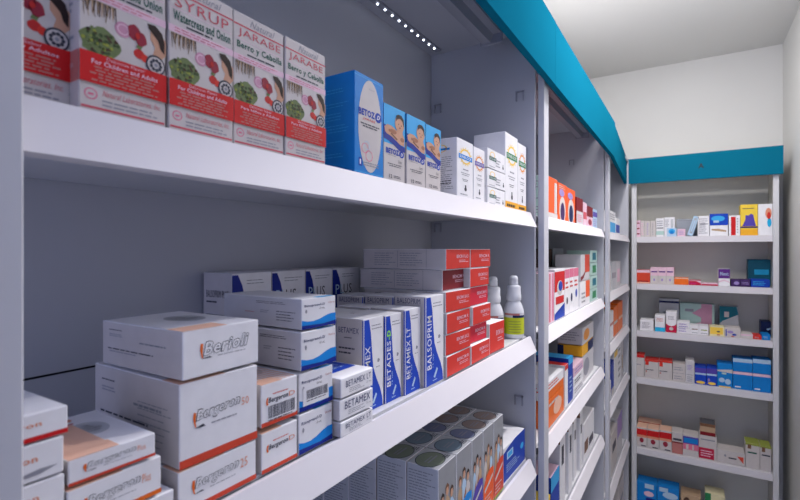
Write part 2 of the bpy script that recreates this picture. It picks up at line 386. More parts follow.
# sun cartons
def sunbox(w,d,h,ring='sun',bar='cyan',small=False,side=True):
    c=Carton(w,d,h,'white')
    if small:
        c.ring('F',.28,.72,.13,.17,.78,'sun',1,16); c.rect('F',.10,.42,.48,.62,bar,2); c.text('F','SOLAR',.13,.46,.45,.58,'white',3)
        c.lines('F',.45,.15,.75,.6,3,'faint',2,seed=3,fill=.4); c.ell('F',.88,.26,.04,.09,'ink',1,10); c.rect('F',.865,.33,.895,.45,'ink')
        c.lines('F',.1,.06,.42,.14,1,'faint')
    else:
        c.ring('F',.52,.72,.34,.13,.80,ring,1,24)
        for k in range(16):
            a=2*PI*k/16; c.poly('F',[(.52+.36*math.cos(a-.09),.72+.137*math.sin(a-.09)),(.52+.43*math.cos(a),.72+.163*math.sin(a)),(.52+.36*math.cos(a+.09),.72+.137*math.sin(a+.09))],ring,1)
        c.rect('F',.10,.665,.94,.745,bar,2); c.text('F','SUNBLOCK',.15,.685,.88,.728,'white',3,bold=.01)
        c.lines('F',.28,.475,.78,.52,1,'faint',seed=2,centre=True); c.lines('F',.2,.39,.82,.45,2,'faint',seed=3,centre=True); c.lines('F',.3,.29,.7,.34,2,'ink',seed=4,centre=True,fill=.4)
        c.ell('F',.52,.165,.075,.035,'ink',1,12); c.rect('F',.48,.19,.56,.235,'ink',1); c.lines('F',.2,.05,.8,.09,1,'faint',seed=6)
    if side:
        c.rect('L',.2,.80,.8,.835,bar); c.ring('L',.5,.83,.22,.07,.85,ring,1,16); c.lines('L',.1,.1,.9,.7,18,'faint',seed=8,fill=.3); c.lines('L',.1,.22,.9,.30,2,'ink',2,seed=8,fill=.4)
    return c
w,d,h=dims(2.396,2.628,.297,.64,.22); run(sunbox(w,d,h),'white sunscreen carton with a yellow sun and pale blue bar, taller of the left pair',2.396,.297,group='sun cartons')
w,d,h=dims(2.634,2.815,.297,.632,.22); run(sunbox(w,d,h,'sunor','violet'),'white sunscreen carton with an orange sun and violet bar',2.634,.297,group='sun cartons')
for i,(z0,z1,l) in enumerate([(.297,.414,'bottom'),(.418,.536,'middle'),(.540,.668,'top')]):
    w,d,h=dims(2.87,3.213,z0,z1,.18,.002); run(sunbox(w,d,h,bar='dgreen',small=True),'small flat white carton with green print, %s of a stack of three'%l,2.87+.004*(i%2),z0,x=-1.12,group='flat cartons beside the sun cartons',jit=[.5,-.6,.3][i])
for y,l,rg in ((3.222,'tall white carton with sun and green bar, left of the tall pair','sun'),(3.508,'tall white carton with orange sun and green bar, next to the side panel','sunor')):
    w,d,h=dims(0,.284 if y<3.4 else .215,.297,.85 if y<3.4 else .828,.24)
    c=sunbox(w,d,h,rg,'green',side=False); c.rect('F',.0,.0,1,.10,'amber',3); c.lines('F',.1,.02,.95,.08,1,'brownd',4,fill=.6,wl=.12,seed=5)
    run(c,l,y,.297,x=-1.122,group='sun cartons')

# -------- middle shelf
zb=-.69
def berg(w,d,h,title='Bergeron',suf=None,band=True,small=False,bar=False,side=True,bandc='rust'):
    c=Carton(w,d,h,'white',{'L':'offw'})  # left side coloured duller to carry its weaker light
    ar=w/h
    if small:
        c.lines('F',.3,.70,.75,.75,1,'rust',seed=1)
        c.text('F',title,.18,.50,.72,.66,'ink',bold=.02,shear=.2); c.poly('F',[(.13,.49),(.18,.49),(.16,.56),(.18,.68),(.14,.66),(.12,.57)],'orange',2); c.text('F',suf or 'D',.75,.54,.92,.66,'peachd')
        if bar: c.barcode('F',.18,.16,.92,.46)
    else:
        u0,u1=(.24,.84) if suf is None else (.19,.74)
        vb=.36 if suf is None else .48; vt=vb+(.28 if suf is None else .15)
        if ar>1.7: vb,vt=.42,.70
        c.text('F',title,u0-.007,vb-.015,u1+.012,vt+.012,'ink',1,bold=.05,shear=.25,tilt=.05); c.text('F',title,u0,vb,u1,vt,'white',3,bold=.018,shear=.25,tilt=.05)
        pass
        c.poly('F',[(u0-.02,vb-.03),(u0-.002,vb-.05),(u0-.01,vb+.03),(u0-.002,vt-.02),(u0-.03,vt-.01),(u0-.04,(vb+vt)/2)],'orange',2)
        c.poly('F',[(u0-.02,vb-.05),(u0+.08,vb-.025),(u0+.11,vb-.06),(u0+.04,vb-.06)],'ink',2)
        c.lines('F',u0+.18,vb-.07,u1,vb-.03,1,'faint',seed=3)
        if suf: c.text('F',suf,u1+.03,vb+.04,u1+.13,vt-.01,'peachd',2)
    if band: c.rect('F',0,.0,1,.10 if ar<1.5 else .12,bandc)
    if side:
        c.lines('L',.10,.80,.28,.84,1,'ink',seed=1); c.lines('L',.10,.66,.34,.74,2,'faint',seed=2); c.lines('L',.50,.58,.85,.64,1,'grey',seed=3,fill=.5); c.lines('L',.08,.36,.72,.41,1,'ink',seed=4,fill=.5); c.lines('L',.1,.30,.55,.35,1,'faint',seed=5)
        if ar<1.6: c.lines('L',.55,.12,.92,.70,7,'grey',seed=7,fill=.14)
    c.rect('T',.0,.0,.55,.18,'peach'); c.ell('T',.6,.55,.22,.18,'lightgrey',1,18); c.lines('T',.45,.45,.75,.65,4,'faint',seed=2)
    return c
GB='white cartons with orange marks'
c=berg(*dims(.722,.978,-.565,-.352,.46),suf='50'); 
# three large cartons, bottom to top
c=berg(*dims(.716,.972,zb,-.57,.40),suf='25',band=True); run(c,'white Carton under the large carton with rust band, at the bottom of the left stack'.replace('Carton','carton'),.716,zb,group=GB)
c=berg(*dims(.722,.978,-.57,-.345,.44),suf='50'); run(c,'large white carton with a rust band, middle of the left stack',.722,-.569,group=GB,jit=-.6)
c=berg(*dims(.722,.978,-.345,-.214,.39),title='Berioli',band=False); run(c,'white carton with grey outlined script and no band, topmost of the left stack',.722,-.339,group=GB,x=-1.112,jit=.8)
# pair of small ones
c=berg(*dims(.990,1.146,zb,-.562,.30),small=True,bandc='rust'); run(c,'small white carton with rust band, directly under the peach striped one',.990,zb,group=GB)
c=berg(*dims(.993,1.148,-.56,-.425,.30),small=True,bar=True); 
for k in range(9): c.rect('T',.02+k*.11,.02,.07+k*.11,.95,'peach',2)
run(c,'small white carton with barcode and peach striped top, beside the blue wave cartons',.993,-.548,group=GB,jit=-1.2)
# low stack front left
c=berg(*dims(.455,.708,zb,-.604,.34),suf='Plus',bandc='orange'); run(c,'flat white carton with orange lower edge, lowest of the three beside the left stack',.455,zb,group=GB)
c=berg(*dims(.462,.673,-.601,-.507,.30),suf='Plus',bandc='orange'); run(c,'flat white carton with orange base, middle of the low stack behind the shelf lip',.462,-.601,group=GB,jit=.8)
c=berg(*dims(.470,.661,-.503,-.444,.30),suf='Plus')
c.rect('T',.0,.12,.52,.75,'peach',2); c.rect('T',.0,.75,.55,.78,'titlered',3); c.ell('T',.45,.88,.15,.06,'peachd',2,12)
run(c,'flat white carton with peach panel on its top, topmost of the low stack',.470,-.503,group=GB,jit=-1.)
# stack hidden by the post
for i,(z0,z1,lab) in enumerate([(zb,-.545,'white carton at the bottom of the stack half hidden by the left post'),(-.543,-.466,'white carton low in the stack half hidden by the left post'),(-.464,-.386,'white carton with smudged grey print, second from top behind the left post'),(-.384,-.325,'white carton with a red stripe, topmost of the stack half hidden by the left post')]):
    w,d,h=dims(.25,.462+(.006 if i==3 else 0),z0,z1,.28,.003)
    c=Carton(w,d,h,'white')
    c.text('F','Bergeron',.30,.45,.78,.68,'peachd',2,bold=.02)
    if i==3: c.rect('F',0,0,1,.17,'red2',2)
    if i==2: c.poly('F',[(.3,.1),(.8,.16),(.95,.28),(.8,.3),(.55,.2),(.35,.24)],'faint',2)
    run(c,lab,.25,z0,group='cartons behind the left post',jit=[0,.5,-.4,.6][i])
# blue wave cartons
def wave(w,d,h,sticker=False,title='Rinopresol-D'):
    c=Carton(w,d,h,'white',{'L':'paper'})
    pts=[(0,.30),(.15,.245),(.32,.23),(.5,.27),(.7,.36),(.85,.40),(1,.395)]
    c.poly('F',[(0,.0),(1,.0)]+list(reversed(pts)),'cyan',1); c.poly('F',[(0,0),(1,0),(1,.14),(.6,.09),(0,.13)],'deepblue',2)
    c.text('F',title,.07,.70,.66,.80,'inkblue',2,bold=.02); c.text('F','10 mL',.5,.60,.66,.66,'ink',2); c.text('F','Venta',.76,.76,.96,.82,'blred',2); c.ell('F',.12,.58,.03,.07,'faint',1,6)
    if sticker: c.rect('F',.10,.12,.86,.60,'white',3); c.eps*=2; c.barcode('F',.2,.28,.82,.52); c.eps/=2
    c.rect('T',.45,0,.95,.06,'sky')
    c.lines('L',.45,.76,.95,.86,2,'ink',seed=2,fill=.3); c.lines('L',.7,.2,.95,.58,4,'ink',seed=3,fill=.25); c.lines('L',.5,.44,.62,.56,2,'faint',seed=4); c.lines('L',.3,.42,.46,.47,1,'blred',seed=5)
    return c
GW='white cartons with blue waves'
for z0,z1,y0,y1,dp,st,l,j in [(zb,-.553,1.150,1.325,.34,False,'white carton with a blue wave, lowest of the stack of four'),(-.549,-.416,1.158,1.33,.34,True,'white carton with a blue wave and a barcode sticker, second from bottom of four'),(-.410,-.276,1.158,1.345,.36,False,'white carton with a blue wave, second from top of the stack of four'),(-.272,-.164,1.166,1.345,.41,False,'white carton with a blue wave, topmost of the stack of four')] and [(a+(b,)) for a,b in zip([(zb,-.553,1.150,1.325,.34,False,'white carton with a blue wave, lowest of the stack of four'),(-.549,-.416,1.158,1.33,.34,True,'white carton with a blue wave and a barcode sticker, second from bottom of four'),(-.410,-.276,1.158,1.345,.36,False,'white carton with a blue wave, second from top of the stack of four'),(-.272,-.164,1.166,1.345,.41,False,'white carton with a blue wave, topmost of the stack of four')],(0,-1.5,.6,-.5))]:
    run(wave(*dims(y0,y1,z0,z1,dp),sticker=st),l,y0,z0,group=GW,jit=j)
# flat cartons, stack of three
for i,(z0,z1,t,l) in enumerate([(zb,-.632,'BETAMEX LT','flat white carton with blue capitals, lowest of a stack of three near the shelf edge'),(-.628,-.550,'BETAMEX','flat white carton with larger blue capitals, middle of a stack of three'),(-.546,-.470,'BETAMEX LT','flat white carton with blue capitals and blue top panel, topmost of three')]):
    w,d,h=dims(1.335,1.545,z0,z1,.22)
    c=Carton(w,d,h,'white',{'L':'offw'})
    c.text('F',t,.14,.48,.93 if i!=1 else .9,.80 if i!=1 else .86,'inkblue',2); c.lines('F',.24,.14,.74,.40,3,'faint',seed=i,fill=.35); c.text('F','20 mg',.78,.25,.93,.38,'faint',2)
    c.lines('L',.2,.2,.8,.7,3,'faint',seed=i)
    if i==2: c.rect('T',0,.35,.95,.98,'blue',1); c.text('T','BETAMEX LT',.1,.5,.8,.8,'paleblue',2)
    run(c,l,1.335,z0,x=-1.088,group='flat cartons with blue capitals',jit=[.6,-.9,.8][i])
# tall cartons with blue swoosh
def tallbox(w,d,h,text,side='BETAMEX',mark=None):
    c=Carton(w,d,h,'white',{'L':'offw'})
    c.poly('F',[(.04,0),(.04,.985),(.27,.985),(.36,.84),(.42,.62),(.48,.46),(.62,.34),(.82,.21),(.93,.10),(.96,0)],'blue',1)
    n=len(text); l=min(.60,.06*n+.10); v0=.18
    c.text('F',text,.09,v0,.32,v0+l,'white',2,bold=.008,rot=True)
    c.text('F','15 tab',.36,v0+.01,.43,v0+.16,'paleblue',2,rot=True)
    c.poly('F',[(.42,.08),(.50,.06),(.66,.15),(.60,.175)],'paleblue',2); c.lines('F',.38,.03,.62,.05,1,'paleblue',2)
    if mark: c.text('F',mark,.09,v0+l+.015,.31,v0+l+.125,'lime',2,bold=.05,rot=True)
    c.lines('F',.40,.86,.92,.93,2,'faint',seed=n,fill=.3); c.ell('F',.74,.52,.07,.03,'faint',1,5,jit=.3); c.lines('F',.62,.44,.9,.46,1,'faint',seed=2)
    tv=.915 if side=='BALSOPRIM' else .84; c.text('L',side,.10,tv,.84,tv+.06,'inkblue',2); c.lines('L',.3,.78,.6,.80,1,'ink'); c.lines('L',.1,.60,.75,.70,2,'ink',seed=3,fill=.35); c.lines('L',.1,.40,.75,.5,3,'faint',seed=5,fill=.35)
    c.rect('L',.965,.0,1,.985,'blue',1)
    return c
GT='tall white cartons with blue swoosh'
for y0,y1,zt,txt,mk,l,ndeep in [(1.581,1.735,-.289,'BETAMEX',None,'tall white carton with blue swoosh, its front partly behind the flat cartons',2),(1.739,1.882,-.291,'BETADES',('-D'),'tall white carton with blue swoosh and a light green letter on it',2),(1.886,2.042,-.281,'BETAMEX LT',None,'tall white carton with blue swoosh, between the green-lettered and the tallest one',2)]:
    for k in range(ndeep):
        dd=.147 if 'flat cartons' in l else .20; w,d,h=dims(y0,y1,zb,zt-.004*k,dd)
        run(tallbox(w,d,h,txt,mark=mk),l if k==0 else 'white carton directly behind the '+l[:].replace('tall white carton with blue swoosh','blue swoosh carton'),y0,zb,x={'BETAMEX':-1.165,'BETADES':-1.16}.get(txt,-1.147)-(dd+.006)*k,group=GT,jit=.3*k)
for k,(dx,l) in enumerate([(0,'tallest white carton with blue swoosh, in front beside the red cartons'),(-.19,'tall white carton second in the row running back beside the red cartons'),(-.385,'tall white carton third in the row running back beside the red cartons')]):
    w,d,h=dims(2.048,2.254,zb,-.232-.008*k,.184)
    run(tallbox(w,d,h,'BALSOPRIM',side='BALSOPRIM'),l,2.048,zb,x=-1.125+dx,group=GT)
for j,(x,y,l) in enumerate([(-1.56,1.50,'white carton lying behind the tall swoosh cartons, left'),(-1.56,1.80,'white carton lying behind the tall swoosh cartons, right')]):
    w,d,h=dims(y,y+.28,zb,-.33,.20); c=Carton(w,d,h,'white',{'L':'offw'}); c.lines('T',.1,.2,.9,.8,4,'faint'); run(c,l,y,zb,x=x,group=GT)
# plus cartons on the back
edges=[1.407,1.648,1.888,2.113,2.372]
for i in range(4):
    w,d,h=dims(edges[i],edges[i+1],zb,-.105,.21)
    c=Carton(w,d,h,'white',{'L':'offw'})
    c.poly('F',[(0,.55),(0,.985),(.14,.985),(.24,.90),(.33,.76),(.36,.55)],'deepblue',1)
    c.poly('F',[(0,.0),(0,.55),(.36,.55),(.5,.3),(.8,.1),(.9,0)],'deepblue',1)
    c.text('F','PLUS',.10,.74,.70,.835,'ink' if i==0 else 'ink',3,bold=.0) if i else None
    if i: c.text('F','PL',.10,.74,.40,.835,'paleblue',4)
    c.lines('F',.35,.90,.95,.95,2,'faint',seed=i+2,fill=.25)
    c.text('L','BALSOPRIM PLUS',.12,.80,.88,.86,'ink',2); c.lines('L',.12,.75,.5,.78,1,'ink'); c.lines('L',.12,.50,.8,.68,4,'ink',seed=4,fill=.35); c.lines('L',.12,.35,.8,.48,2,'faint',seed=6)
    l=['white and blue carton reading PLUS hidden lower half, leftmost of four at the back','white and blue carton reading PLUS, second from left of four at the back','white and blue carton reading PLUS, third from left of four at the back','white and blue carton reading PLUS, rightmost of four at the back'][i]
    if i==0: l='large white and blue carton at the back, its left side showing, leftmost of four'
    run(c,l,edges[i],zb,x=-1.78,group='blue cornered cartons at the back')
# red stack
def redbox(w,d,h,colr='red',t='BENCIM R'):
    c=Carton(w,d,h,'white',{'F':colr,'L':'offw'})
    c.text('F',t,.42,.55,.93,.72,'pink',2,bold=.01); c.lines('F',.52,.32,.93,.48,2,'pink',2,fill=.35,seed=len(t))
    c.rect('F',.03,.02,.97,.04,'darkred',1)
    c.rect('L',.005,.06,.01,.94,'seam'); c.rect('L',.44,.08,.445,.92,'faint'); c.rect('L',.78,0,.783,1,'seam')
    c.lines('L',.15,.15,.42,.85,6,'faint',seed=3,fill=.3); c.lines('L',.47,.15,.75,.85,6,'faint',seed=4,fill=.3)
    return c
GR='red fronted cartons'
hh=.1155
pos=['bottom','second from bottom','third from bottom','fourth from bottom','second from top','topmost']
for colm,(y0,y1,w_) in enumerate([(2.262,2.585,0),(2.592,2.905,0)]):
    for k in range(6):
        y=y0+[0,.004,-.004,.003,.012,-.004][k]*(1 if colm==0 else -2); z0=zb+.1163*k
        push=[0,0,0,0,-.035,0][k] if colm==0 else [.0,-.02,.004,-.012,.003,0][k]
        cc=[['rust','brorange','brorange','red','darkred','red'],['red','redpink','red','redpink','red','red']][colm][k]  # second from top in left column painted dark for the shade on it
        if cc in('brorange','rust'): cc='red'
        w,d,h=dims(y0,y1,0,hh+.0015,.55)
        run(redbox(w,d,h,cc,['BENCIM R','BENCIM R B.A.D.'][(k+colm)%2]),'long carton with %s end, %s, %s column of the red stack'%('shade-darkened red' if cc=='darkred' else 'crimson' if cc=='redpink' else 'red',pos[k],'left' if colm==0 else 'right'),y,z0,x=-1.115+push,group=GR,jit=[.6,-1.2,.9,-1,1.2,0][(k+colm*2)%6])
w,d,h=dims(2.918,3.19,zb,-.485,.40); run(redbox(w,d,h,'red','BENCIM R B.A.D.'),'taller red fronted carton alone at the right end of the red stack',2.918,zb,x=-1.118,group=GR,jit=-1.2)
w,d,h=dims(2.92,3.10,zb,-.21,.30); c=Carton(w,d,h,'white'); run(c,'white carton edge just visible between the red stack and the bottles',2.93,zb,x=-1.62)

# ---- bottles
def lathe(prof, m, n=28, mats=None):
    mb=MB(); 
    for r,z in prof: mb.v += [Vector((r*math.cos(2*PI*k/n),r*math.sin(2*PI*k/n),z)) for k in range(n)]
    for i in range(len(prof)-1):
        for k in range(n): mb.f.append((i*n+k,i*n+(k+1)%n,(i+1)*n+(k+1)%n,(i+1)*n+k)); mb.m.append(mb.mi(m))
    mb.f.append(tuple(reversed(range(n)))); mb.m.append(0)
    e=(len(prof)-1)*n; mb.f.append(tuple(e+k for k in range(n))); mb.m.append(0)
    return mb
def bottle(x,y,z,label,rz):
    e=empty('nasal_spray_bottle',P(x,y,z+.002)); tag(e,label,'bottle','white spray bottles with yellow labels')
    k=S*.079
    lathe([(k*.9,0),(k,.002),(k,.20*S),(k*.97,.22*S),(k*.8,.262*S),(k*.62,.288*S),(k*.58,.296*S)],bottle_mat).build('bottle_body',e,smooth=True)
    lathe([(k*.70,.292*S),(k*.73,.296*S),(k*.73,.335*S),(k*.69,.342*S),(k*.68,.395*S),(k*.62,.408*S),(k*.48,.412*S)],bottle_mat).build('cap',e,smooth=True)
    lathe([(k*.44,.411*S),(k*.45,.425*S),(k*.42,.45*S),(k*.44,.455*S),(k*.40,.475*S),(k*.26,.486*S)],bottle_mat).build('nozzle',e,smooth=True)
    # wrapped label
    mb=MB(); a0,a1=rz-1.45,rz+1.45; n=24; R=k*1.012
    def band(z0,z1,m,R,b0=a0,b1=a1,n=n):
        for i in range(n):
            a=b0+(b1-b0)*i/n; b=b0+(b1-b0)*(i+1)/n
            mb.face([(R*math.cos(a),R*math.sin(a),z0),(R*math.cos(b),R*math.sin(b),z0),(R*math.cos(b),R*math.sin(b),z1),(R*math.cos(a),R*math.sin(a),z1)],m)
    band(.035*S,.165*S,M('limey'),R); band(.165*S,.20*S,M('paper'),R)
    band(.163*S,.182*S,M('navy'),R*1.004,rz-.3,rz+1.2,12); band(.182*S,.197*S,M('blred'),R*1.004,rz-1.2,rz+.4,12)
    for q in range(5): band((.05+.02*q)*S,(.057+.02*q)*S,M('olive'),R*1.004,rz-.7,rz+.5+.1*(q%2),10)
    mb.build('label_wrap',e)
    return e
bottle(-1.185,3.60,zb,'white plastic spray bottle with yellow-green label, fully visible beside the side panel',-1.05)
bottle(-1.275,3.385,zb,'white plastic spray bottle partly hidden behind the red cartons',-1.1)

# -------- lower shelf
zl=-1.67
def family(w,d,h,disc,top,front=True,n=0):
    c=Carton(w,d,h,'white',{'F':'photo' if front else 'offw','L':'lightgrey','T':'lightgrey'})
    if front:
        rr=random.Random(n)
        for k in range(3):
            u=.22+.26*k; b=.60+.06*(k==1)
            c.poly('F',[(u-.14,.22),(u+.16,.22),(u+.14,b-.05),(u+.04,b),(u-.06,b),(u-.13,b-.06)],['offw','tan','paleblue'][(k+n)%3],2)
            c.ell('F',u,b+.055,.085,.052,'skin',3,12); c.poly('F',[(u-.09,b+.03),(u-.10,b+.10),(u,b+.135),(u+.10,b+.10),(u+.09,b+.04),(u+.05,b+.09),(u-.05,b+.09)],['hair','brown','brownd'][(k+n)%3],4)
            c.poly('F',[(u-.02,b-.2),(u+.12,b-.1),(u+.14,b-.16),(u,b-.28)],'skind',4)
        c.poly('F',[(0,0),(0,.30),(.3,.42),(.7,.47),(1,.45),(1,0)],disc,5); c.poly('F',[(.1,.22),(.9,.34),(.9,.38),(.1,.26)],'offw',6)
        c.lines('F',.12,.05,.85,.18,3,'offw',6,fill=.3,seed=n); c.rect('F',0,0,1,.03,'olive' if n>1 else disc,7)
    c.ell('T',.42,.5,.46,.42,top,1,26); c.ring('T',.42,.5,.46,.42,.94,'ovline',2,26); c.rect('T',.2,.42,.7,.47,'faint',2); c.rect('T',.2,.53,.6,.57,'faint',2)
    c.lines('T',.7,.1,.95,.3,3,'ovline',2,seed=n)
    c.lines('L',.06,.05,.92,.95,30,'grey',1,fill=.35,seed=n+3)
    return c
ys=[2.168,2.392,2.610,2.787,2.977]; ye=[2.386,2.604,2.781,2.971,3.160]
discs=['ovteal','cyan','violet','brorange','rust']; tops=['ovgreen','ovteal','ovblue','ovbrown','ovbrown']
xs=[-1.115,-1.312,-1.512,-1.706,-1.90]
for k in range(5):
    for j in range(5 if k<2 else 4):
        w,d,h=dims(ys[k],ye[k],zl,-1.143,.190 if j<4 else .095)
        if j==0: l='tall carton with a group photo and %s panel, %s in the front row'%(['dull teal','bright blue','violet','orange','rust red'][k],['nearest','second','third','fourth','farthest'][k])
        else: l='tall carton with oval on top, %s row back, %s from the near end'%(['','second','third','fourth','fifth'][j],['first','second','third','fourth','fifth'][k])
        run(family(w,d,h,discs[k],tops[(k+(j>1))%5],j==0,k),l,ys[k],zl,x=xs[j]-(.012 if (j==0 and k%2) else 0)*0,group='group photo cartons on the lower shelf')
w,d,h=dims(3.225,3.70,zl,-1.42,.30)
c=Carton(w,d,h,'white'); c.poly('F',[(.0,.0),(1,0),(1,1),(.5,1),(.2,.93),(0,.85)],'royal'); c.rect('F',.14,.58,.42,.80,'paleblue',2); c.rect('F',.18,.62,.38,.76,'sky',3); c.lines('F',.12,.2,.75,.46,4,'paleblue',2,fill=.3,seed=2); c.ell('F',.85,.55,.08,.1,'sky',2,12)
c.rect('T',.3,.55,.7,.62,'purple',1)
run(c,'blue and white carton standing alone at the far end of the lower shelf',3.225,zl,x=-1.13,jit=-1)

